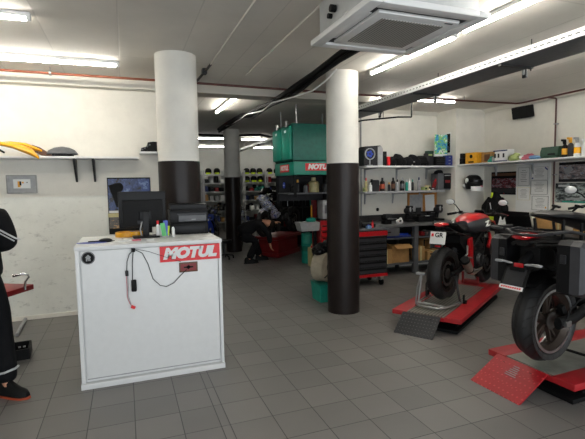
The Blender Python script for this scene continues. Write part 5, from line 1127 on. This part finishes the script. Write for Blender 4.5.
# white and black helmet on a hook
def helmet(lab, loc, rz, m1, m2, s=1., visor='blackg', group=None, mult=None):
    t = thing('helmet', lab, 'helmet', loc, rz, group)
    b = MB(); rings = []
    for k in range(9):
        a = -.75+k*(PI/2+.72)/8; r = .135*math.cos(a)**.7 if math.cos(a) > 0 else 0.01
        rings.append([(s*(r*1.12*math.cos(q)+(.02 if k < 4 else 0)), s*r*.92*math.sin(q), s*(.13+.125*math.sin(a))) for q in [2*PI*i/20 for i in range(20)]])
    b.loft(rings); b.build('shell', m1, t)
    b = MB(); b.loft([[(s*(.155*math.cos(q)+.008), s*.128*math.sin(q), s*z) for q in [-.95+1.9*i/12 for i in range(13)]]+[(s*(.12*math.cos(q)), s*.1*math.sin(q), s*z) for q in [.95-1.9*i/12 for i in range(13)]] for z in (.105, .14, .175)]); b.build('visor', visor, t)
    b = MB(); b.loft([[(s*(.17*math.cos(q)+.012), s*.118*math.sin(q), s*z) for q in [-.8+1.6*i/10 for i in range(11)]]+[(s*(.1*math.cos(q)), s*.09*math.sin(q), s*z) for q in [.8-1.6*i/10 for i in range(11)]] for z in (.02, .055, .085)]); b.build('chin_bar', m2, t)
    b = MB(); b.ell((s*-.02, 0, s*.215), (s*.1, s*.05, s*.045), 12); b.build('top_vent', m2, t)
    return t
t = helmet('white, black and pink full-face helmet hanging on the pier wall', (6.03, 6.49, 1.42), math.radians(-110), 'blackm', 'paper', 1.25); 
b = MB(); b.ell((.04, -.13, .2), (.06, .03, .06), 12); b.ell((-.06, -.135, .12), (.06, .03, .04), 10); b.build('white_swirl', 'paper', t); b = MB(); b.ell((.16, .06, .1), (.05, .05, .025), 10); b.build('pink_patch', 'pink', t)
b = MB(); b.cyl((6.30, 6.655, 1.60), (6.30, 6.6, 1.60), .012, n=10); b.box((6.33, 6.64, 1.60), (.05, .03, .05), bev=.005); tag(b.build('coat_hook', 'blackm'), 'small black hook just right of the hanging helmet', 'hook')
# hi-vis jacket
t = thing('riding_jacket', 'black riding jacket with yellow-green patches hanging on the right wall', 'jacket', (6.28, 6.2, 0), rot=(0, 0, -PI/2))
b = MB(); rings = []
for z, w_, d_ in ((.78, .20, .10), (.9, .23, .11), (1.1, .21, .10), (1.25, .17, .09), (1.36, .09, .06), (1.43, .03, .03)): rings.append([(w_*math.cos(a), d_*math.sin(a)*(1+.1*math.sin(5*a)), z) for a in [2*PI*k/24 for k in range(24)]])
b.loft(rings); b.build('body', 'fabric', t)
for s in (-1, 1): b = MB(); b.tube([(s*.12, 0, 1.30), (s*.22, -.02, 1.15), (s*.25, -.03, .95), (s*.24, -.05, .8)], [.05, .065, .06, .05], 12); b.build('sleeve', 'fabric', t)
b = MB(); b.box((-.02, -.10, .93), (.17, .03, .10), bev=.01); b.build('yellow_patch', 'hivis', t); MB().box((-.03, -.06, 1.36), (.04, .02, .1), rot=(0, .2, 0), bev=.005).build('collar_patch', 'hivis', t)
b = MB(); b.box((.0, -.105, 1.13), (.012, .01, .2), rot=(0, -.25, 0)); b.build('piping', 'reflect', t)
# posters and certificates on the right wall
RW = (PI/2, 0, -PI/2)
def rposter(lab, y0, y1, z0, z1, m, parts=(), lines=False, name='race_poster', cat='poster'):
    return sheet(lab, (6.445, (y0+y1)/2, (z0+z1)/2), abs(y1-y0), z1-z0, m, 0, lines, parts, name, cat, RW)
M['team'] = picture_mat('printed_team', ['0c0c0e', '18181c', '7a2a34', '8a8a92', '141416', '2c2c30'], 16, (1, 1.6, 1), 8.)
rposter('dark team photo poster under the right wall shelf, left of the certificates', 5.88, 6.47, 1.37, 1.78, 'blackm', (('photo', 'team', 0, .0, .96, .42, 0), ('skyline', 'brown', 0, .38, .96, .12, 0), ('floor_print', 'dark', 0, -.34, .96, .22, 0), ('badge', 'redsign', 0, -.44, .06, .04, 0)))
b = MB(); b.span((6.434, 5.235, 1.08), (6.45, 5.90, 1.90)); tag(b.build('wall_panel', 'paper'), 'white backing panel behind the certificates', 'panel')
def cert(lab, y0, y1, z0, z1, frame, parts=()):
    t = thing('certificate', lab, 'certificate', (6.43, (y0+y1)/2, (z0+z1)/2), rot=RW); w, h = abs(y1-y0), z1-z0
    MB().box((0, 0, 0), (w, h, .004)).build('sheet', 'paper', t)
    b = MB()
    for s in (-1, 1): b.box((s*w*.49, 0, .002), (w*.02, h, .004)); b.box((0, s*h*.49, .002), (w, h*.02, .004))
    b.build('border', frame, t)
    b = MB()
    for k in range(7): b.box((0, h*(.33-.1*k), .0025), (w*(.35+.3*((k*3) % 4)/4), h*.02, .001))
    b.build('print', 'grey', t)
    for nm, m_, x, y, ww, hh, a in parts: MB().box((x*w, y*h, .003), (ww*w, hh*h, .001), rz=a).build(nm, m_, t)
cert('plain typed certificate at the upper left of the certificate group', 5.62, 5.85, 1.53, 1.84, 'lgrey')
cert('large certificate with blue corner flashes at the upper right of the group', 5.27, 5.59, 1.62, 1.84, 'lgrey', (('blue_corner', 'blued', .40, .34, .2, .1, -.7), ('blue_corner', 'blued', -.4, -.36, .1, .1, .6)))
cert('grey certificate below the one with blue corners', 5.27, 5.59, 1.38, 1.61, 'grey')
cert('small cream certificate at the lower left of the certificate group', 5.60, 5.86, 1.28, 1.50, 'cream')
cert('framed certificate with a gold seal, lowest of the group', 5.25, 5.56, 1.12, 1.355, 'darksteel', (('gold_seal', 'yel2', .35, -.3, .08, .12, .4),))
M['race1'] = picture_mat('printed_race_day', ['16181c', '5a5e66', '8a7a78', 'b4b0b0', '3a5a8c', '9a4a50'], 9, (1, 2.2, 1), 1.4)
M['race2'] = picture_mat('printed_race_night', ['0f1113', '33383a', '6c7472', 'a8b0ae', '2f8f86', '1a1d1e'], 8, (1, 2.4, 1), 6.6)
rposter('race track poster with a grandstand, upper one right of the red pipe', 3.95, 5.09, 1.58, 1.89, 'race1', (('sky_print', 'blackm', -.3, .42, .4, .12, 0), ('wheel_print', 'lgrey', -.36, .1, .12, .3, .6), ('lower_print', 'dark', 0, -.42, 1, .14, 0)))
rposter('race car poster with a teal edge, lower one right of the red pipe', 3.95, 5.14, 1.26, 1.565, 'race2', (('white_nose', 'paper', -.38, .36, .16, .1, 0), ('teal_edge', 'tealb', .05, -.45, .9, .08, .0), ('car_print', 'lgrey', -.15, -.28, .4, .1, .05), ('teal_side', 'tealb', .3, -.05, .08, .8, 0)))
# bench on the right wall with a laptop
t = thing('side_bench', 'dark worktop along the right wall behind the motorcycles', 'workbench', (6.05, 4.55, 0))
MB().span((-.45, -2.4, .80), (.38, 1.75, .84), bev=.004).build('bench_top', 'dark', t)
for y in (-2.3, -.3, 1.6): MB().span((-.42, y-.03, 0), (-.34, y+.03, .80)).build('leg', 'blackm', t); MB().span((.28, y-.03, 0), (.325, y+.03, .8)).build('leg', 'blackm', t)
MB().span((.33, -2.4, .06), (.35, 1.75, .80)).build('back_panel', 'dark', t)
MB().span((-.40, -2.3, .2), (.33, 1.6, .22)).build('shelf', 'darksteel', t)
t = thing('laptop', 'open black laptop on the side bench seen from the back', 'laptop', (6.1, 5.42, .84), rz=.0); MB().box((.0, 0, .01), (.26, .36, .02), bev=.004).build('base', 'black', t); MB().box((-.17, -.03, .14), (.012, .50, .29), rot=(0, -.28, 0), bev=.004).build('lid', 'black', t)
carton('brown cardboard box standing behind the laptop on the side bench', (6.2, 5.05, .84), .2, .34, .24)
carton('low cardboard box on the side bench seen beneath the seat of the touring motorcycle', (6.1, 4.30, .84), .26, .34, .13)
sheet('white sheet leaning on the side bench left of the laptop', (6.2, 5.86, .96), .32, .24, 'paper', 0, True, (), 'paper_sheet', 'paper', (PI/2-.3, 0, -PI/2))
t = thing('red_toolbox', 'red toolbox on the side bench near the right edge of the picture', 'toolbox', (5.9, 3.75, .84)); MB().span((-.12, -.3, 0), (.12, .3, .12), bev=.01).build('body', 'redd', t); MB().span((-.02, -.1, .12), (.02, .1, .15), bev=.005).build('handle', 'blackm', t)

# ------------------------------------------------------------------ green station in the hall
t = thing('oil_station', 'big teal overhead oil station cabinet with red MOTUL signs on two sides', 'oil station', (2.68, 7.0, 0))
MB().span((0, 0, 1.775), (1.05, 1.0, 2.0), bev=.008).build('fascia', 'teal', t)
MB().span((.0, .02, 2.02), (1.05, .98, 2.64), bev=.006).build('upper_cabinet', 'teald', t)
MB().span((.01, .03, 1.995), (1.04, .97, 2.025)).build('shadow_gap', 'blackm', t)
for y0, y1 in ((.05, .46), (.52, .97)):
    b = MB(); b.span((-.05, y0, 2.04), (.0, y1, 2.60), bev=.02); tk = b.build('tank_panel', 'teal', t)
    b = MB(); b.cyl((-.03, (y0+y1)/2, 2.60), (-.03, (y0+y1)/2, 2.70), .028, n=14); b.build('filler', 'steel', tk)
    MB().box((-.053, (y0+y1)/2, 2.52), (.004, .08, .04)).build('tag_plate', 'paper', tk)
def sign(parent, loc, rot, w, h, size):
    s = MB().box((0, 0, 0), (w, h, .008)).build('sign', 'redsign', parent, loc=loc, rot=rot)
    text_mesh('lettering', 'MOTUL', size, 'white', s, (0, 0, .0045), (0, 0, 0), .25, size*.07, .0006, sx=1.08)
sign(t, (.46, -.006, 1.907), (PI/2, 0, 0), .50, .125, .112); sign(t, (-.006, .45, 1.897), (PI/2, 0, -PI/2), .46, .13, .108)
for x, y, z in ((.03, .03, 1.40), (1.0, .03, 0), (.03, .95, 1.25), (1.0, .95, 0)): MB().span((x-.02, y-.02, z), (x+.02, y+.02, 1.775)).build('post', 'blackm', t)
for x, y in ((.1, .1), (.95, .1), (.1, .9), (.95, .9)): MB().cyl((x, y, 2.64), (x, y, CEIL), .012, n=8).build('ceiling_rod', 'steel', t)
MB().span((.03, .97, 1.3), (1.0, .99, 1.775)).build('back_panel', 'dark', t)
MB().span((.98, .05, .3), (1.0, .97, 1.775)).build('side_panel', 'dark', t)
for z in (1.45,): MB().span((.03, .35, z-.012), (1.0, .95, z+.012)).build('shelf', 'grey', t)
for x, y, z, lab, m_, m2, h, r in ((2.85, 7.5, 1.462, 'dark can on the high shelf under the green station', 'blackm', 'dark', .16, .05), (2.98, 7.6, 1.462, 'yellow funnel-shaped can on the high shelf under the green station', 'dark', 'yellow', .24, .05), (3.08, 7.45, 1.462, 'grey can in the middle of the station shelf', 'grey', 'blackm', .18, .045),
                    (3.3, 7.6, 1.462, 'large cream-coloured jug on the station shelf', 'canister', 'cream', .28, .1), (3.5, 7.5, 1.462, 'dark jug at the right of the station shelf', 'dark', 'blackm', .22, .08), (3.17, 7.62, 1.462, 'dark red can between the grey can and the cream jug', 'redd', 'blackm', .2, .04)):
    bottle('oil_can', lab, 'can', (x, y, z), h, r, m_, m2)
b = MB(); b.cyl((0, 0, 0), (-.008, 0, 0), .055, n=28); o = thing('round_sign', 'round blue sign at the left edge under the green station', 'sign', (2.70, 7.55, 1.60)); b.build('disc', 'blue', o); MB().box((-.01, 0, 0), (.003, .06, .018)).build('arrow', 'paper', o)
t = thing('waste_basin', 'grey plastic basin with a teal cloth on top, hanging over the drums', 'basin', (3.14, 7.52, .76)); b = MB(); b.loft([[(sx*(.17+.04*k), .12*sy+.02*k*sy, .16*k) for sx, sy in ((-1, -1), (1, -1), (1, 1), (-1, 1))] for k in (0, 1)]); b.build('body', 'lgrey', t)
b = MB(); b.ell((.06, 0, .19), (.1, .08, .05), 12); b.build('cloth', 'tealb', t)
MB().box((.14, 0, -.375), (.05, .05, .75)).build('pedestal', 'blackm', t)
for x, lab in ((3.50, 'teal oil drum standing nearest the red lift in the hall'), (3.84, 'teal oil drum behind the first one, by the cream canister')):
    t = thing('oil_drum', lab, 'drum', (x, 8.35, 0), 0, 'teal oil drums'); MB().lathe([(.14, 0), (.15, .01), (.15, .2), (.156, .21), (.15, .22), (.15, .4), (.156, .41), (.15, .42), (.15, .6), (.14, .61)], 28).build('barrel', 'tealb', t); b = MB(); b.cyl((.06, 0, .605), (.06, 0, .63), .025, n=12); b.build('bung', 'blackm', t); b = MB(); b.lathe([(.1515, .26), (.1515, .36)], 28); b.build('band', 'teald', t)
t = thing('oil_canister', 'cream plastic canister on the floor in front of the teal drums', 'canister', (3.42, 7.93, 0)); MB().span((-.085, -.1, 0), (.085, .1, .38), bev=.025).build('body', 'canister', t); b = MB(); b.tube([(-.05, 0, .37), (-.03, 0, .44), (.04, 0, .44), (.06, 0, .37)], .014, 8); b.build('handle', 'canister', t); MB().cyl((-.05, -.06, .38), (-.05, -.06, .42), .025, n=12).build('cap', 'redsign', t)
t = thing('tool_cupboard', 'tall dark open cupboard of hanging tools beyond the green station', 'cupboard', (4.35, 10.8, 0))
MB().span((-.62, .25, 0), (.62, .3, 1.78)).build('back_panel', 'blackm', t)
for x in (-.62, -.0, .6): MB().span((x, 0, 0), (x+.03, .28, 1.78)).build('upright', 'dark', t)
for z in (.5, 1.0, 1.38, 1.75): MB().span((-.6, 0, z), (.62, .27, z+.025)).build('shelf', 'dark', t)
for k in range(7): MB().cyl((-.5+.17*k, .2, 1.05), (-.5+.17*k, .2, 1.3), .012, n=8).build('hanging_tool', 'steel' if k % 2 else 'darksteel', t)
for k, (x, z, m_, lab) in enumerate(((-.4, .525, 'redd', 'dark red tin in the tool cupboard'), (-.2, .525, 'navy', 'navy tin in the tool cupboard'), (.25, .525, 'dark', 'dark grey tin in the tool cupboard'), (.35, 1.025, 'tealb', 'teal tin in the tool cupboard'))):
    b = MB(); b.lathe([(.07, 0), (.075, .01), (.075, .2), (.05, .23)], 16); tag(b.build('tin', m_, loc=(4.35+x, 10.92, z)), lab, 'tin')
# teal bin with a paper roll
t = thing('teal_bin', 'teal plastic crate on the floor just left of the black column', 'crate', (2.57, 5.54, 0)); MB().loft([[(sx*(.14+.02*k), sy*(.14+.02*k), .26*k) for sx, sy in ((-1, -1), (1, -1), (1, 1), (-1, 1))] for k in (0, 1)]).build('body', 'tealb', t); MB().span((-.165, -.165, .245), (.165, .165, .265), bev=.005).build('rim', 'teald', t)
t = thing('paper_roll', 'large off-white cleaning roll standing on the teal crate', 'roll', (2.53, 5.52, .475), rot=(0, 0, .62)); 
b = MB(); b.ring([(.06, -.09), (.195, -.09), (.205, -.08), (.205, .08), (.195, .09), (.06, .09)], 40, Matrix.Rotation(PI/2, 4, 'X')); b.build('roll', 'rag', t); b = MB(); b.cyl((0, -.093, 0), (0, .093, 0), .065, n=24); b.build('core', 'blackm', t); b = MB(); b.tube([(.0, -.11, 0), (-.1, -.115, -.1), (-.16, -.11, -.12)], .008, 6); b.build('rod', 'dark', t)
lump('black_cover', 'black plastic cover bunched on top of the cleaning roll', 'cover', (2.55, 5.54, .67), [((0, 0, .05), (.16, .12, .09), None), ((-.07, 0, .02), (.1, .12, .08), None), ((.08, 0, .1), (.1, .1, .08), None)], 'blackg')

# ------------------------------------------------------------------ hall: red lift, racks, stock
t = thing('hall_lift', 'red motorcycle lift in the hall carrying the white sport motorcycle', 'motorcycle lift', (3.38, 9.78, 0), math.radians(-138))
MB().span((-.5, -.3, .40), (.68, .3, .47), bev=.01).build('platform', 'redd', t); MB().span((-.45, -.28, 0), (.6, .28, .1), bev=.01).build('base', 'redd', t)
MB().box((.08, 0, .24), (.95, .5, .28)).build('scissor_cover', 'redd', t)
b = MB(); b.tube([(.68, -.2, .42), (.66, -.3, .25), (.7, -.2, .1)], .015, 6); b.build('hose', 'blackm', t)
t = thing('tyre_machine', 'black machine with a yellow upright lever beside the red lift', 'machine', (3.95, 8.9, 0)); MB().span((-.2, -.2, 0), (.2, .25, .8), bev=.03).build('body', 'blackm', t); MB().span((-.05, .15, .8), (.05, .25, 1.5), bev=.01).build('column', 'redd', t); MB().cyl((-.1, .1, .7), (-.1, .1, 1.15), .02, n=10).build('lever', 'yel2', t)
def rack(lab, x0, x1, y, zs, h, D=.45):
    t = thing('storage_rack', lab, 'rack', (x0, y, 0)); W = x1-x0
    for x in (0, W):
        for yy in (0, D): MB().span((x-.025, yy-.02, 0), (x+.025, yy+.02, h)).build('post', 'galv', t)
    for z in zs: MB().span((0, 0, z-.03), (W, D, z)).build('shelf', 'galv', t)
    return t
ZS = [.35, .75, 1.1, 1.42, 1.72, 2.0]
rack('metal rack with helmets on top, left of the far column', 2.55, 3.28, 15.3, ZS, 2.15)
rack('metal rack with helmets on two shelves, right of the far column', 3.98, 4.75, 15.3, ZS, 2.15)
rack('wide metal rack of stock furthest right in the hall', 4.83, 5.78, 15.3, ZS, 2.1)
rack('metal rack mostly hidden behind the far column', 3.32, 3.94, 15.3, ZS, 2.1)
hx = [(2.75, 2.0, 'left helmet on top of the left hall rack'), (3.05, 2.0, 'right helmet on top of the left hall rack'), (4.12, 2.0, 'leftmost helmet on the top shelf of the right hall rack'), (4.36, 2.0, 'second helmet on the top shelf of the right hall rack'), (4.6, 2.0, 'third helmet on the top shelf of the right hall rack'),
      (4.12, 1.72, 'leftmost helmet on the second shelf of the right hall rack'), (4.38, 1.72, 'middle helmet on the second shelf of the right hall rack'), (4.62, 1.72, 'right helmet on the second shelf of the right hall rack'), (4.98, 2.0, 'helmet on top of the wide hall rack at its left'), (5.26, 2.0, 'helmet on top of the wide hall rack in its middle')]
for x, z, lab in hx:
    helmet(lab, (x, 15.5, z), -PI/2-.2, 'blackm', 'hivis', .92, group='black and yellow helmets in the hall', visor='blackg')
mats_ = ['blackm', 'paper', 'dark', 'card', 'lgrey', 'navy', 'teald', 'blackm', 'redd']
words = {'blackm': 'black', 'paper': 'white', 'dark': 'dark grey', 'card': 'brown', 'lgrey': 'pale grey', 'navy': 'navy', 'teald': 'dark teal', 'redd': 'dark red'}
rn = {2.55: 'left hall rack', 3.98: 'right hall rack', 4.83: 'wide hall rack'}
ordn = ['leftmost', 'second', 'third', 'fourth', 'fifth']
for x0, W in ((2.55, .73), (3.98, .77), (4.83, .97)):
    for zi, z in enumerate(ZS[:5]):
        if x0 == 3.98 and z == 1.72: continue
        n = 4 if W < .9 else 5
        for k in range(n):
            mm_ = random.choice(mats_); w_ = W/n*random.uniform(.6, .9); h_ = random.uniform(.1, .24)
            b = MB(); b.box((0, 0, h_/2), (w_, .28, h_), bev=.008)
            o = b.build('stock_box', mm_, loc=(x0+W*(k+.5)/n, 15.5, z))
            tag(o, '%s %s box on the %s shelf of the %s' % (ordn[k], words[mm_], ['floor-level', 'second-lowest', 'middle', 'chest-high', 'upper'][zi], rn[x0]), 'box', 'stock boxes on the hall racks')
# white post at the left of the hall
b = MB(); b.span((-.04, -.04, 0), (.04, .04, 2.0)); tag(b.build('white_post', 'lgrey', loc=(2.42, 15.0, 0)), 'grey upright post at the left end of the hall racks', 'post')
t = thing('stool', 'dark wheeled stool behind the counter corner in the hall', 'stool', (2.0, 9.6, 0)); MB().cyl((0, 0, .36), (0, 0, .42), .17, n=24).build('seat', 'blackm', t); MB().cyl((0, 0, .08), (0, 0, .36), .03, n=12).build('stem', 'darksteel', t)
for k in range(5): a = k*2*PI/5; b = MB(); b.tube([(0, 0, .1), (.2*math.cos(a), .2*math.sin(a), .07)], .015, 8); b.cyl((.2*math.cos(a)-.01, .2*math.sin(a), .035), (.2*math.cos(a)+.01, .2*math.sin(a), .035), .035, n=12); b.build('caster_leg', 'blackm', t)

# ------------------------------------------------------------------ light, camera
w = bpy.data.worlds.new('world'); bpy.context.scene.world = w; w.use_nodes = True
w.node_tree.nodes['Background'].inputs[0].default_value = (.88, .94, 1, 1); w.node_tree.nodes['Background'].inputs[1].default_value = 2.0
pl = bpy.data.lights.new('window_portal', 'AREA'); pl.shape = 'RECTANGLE'; pl.size = 9.4; pl.size_y = 2.25; pl.cycles.is_portal = True
po = bpy.data.objects.new('window_portal', pl); COL.objects.link(po); po.location = (1.3, -3.0, 1.475); po.rotation_euler = (-PI/2, 0, PI) if 0 else (PI/2, 0, PI) if 0 else (PI/2, 0, 0)
po['kind'] = 'structure'
cam = bpy.data.cameras.new('camera'); co = bpy.data.objects.new('camera', cam); COL.objects.link(co)
cam.sensor_fit = 'HORIZONTAL'; cam.sensor_width = 36; cam.lens = 442.2967/585*36; cam.clip_start = .05; cam.clip_end = 100
R_ = Vector((0.93500367, -0.3542597, -0.01637683)); U_ = Vector((0.04291034, 0.06717277, 0.9968182)); F_ = Vector((0.35203243, 0.93273141, -0.07800819))
co.matrix_world = Matrix(((R_.x, U_.x, -F_.x, 0), (R_.y, U_.y, -F_.y, 0), (R_.z, U_.z, -F_.z, H), (0, 0, 0, 1)))
sc = bpy.context.scene; sc.camera = co
sc.view_settings.view_transform = 'Standard'; sc.view_settings.look = 'None'; sc.view_settings.gamma = 1; sc.view_settings.use_curve_mapping = False
sc.view_settings.exposure = 1.27
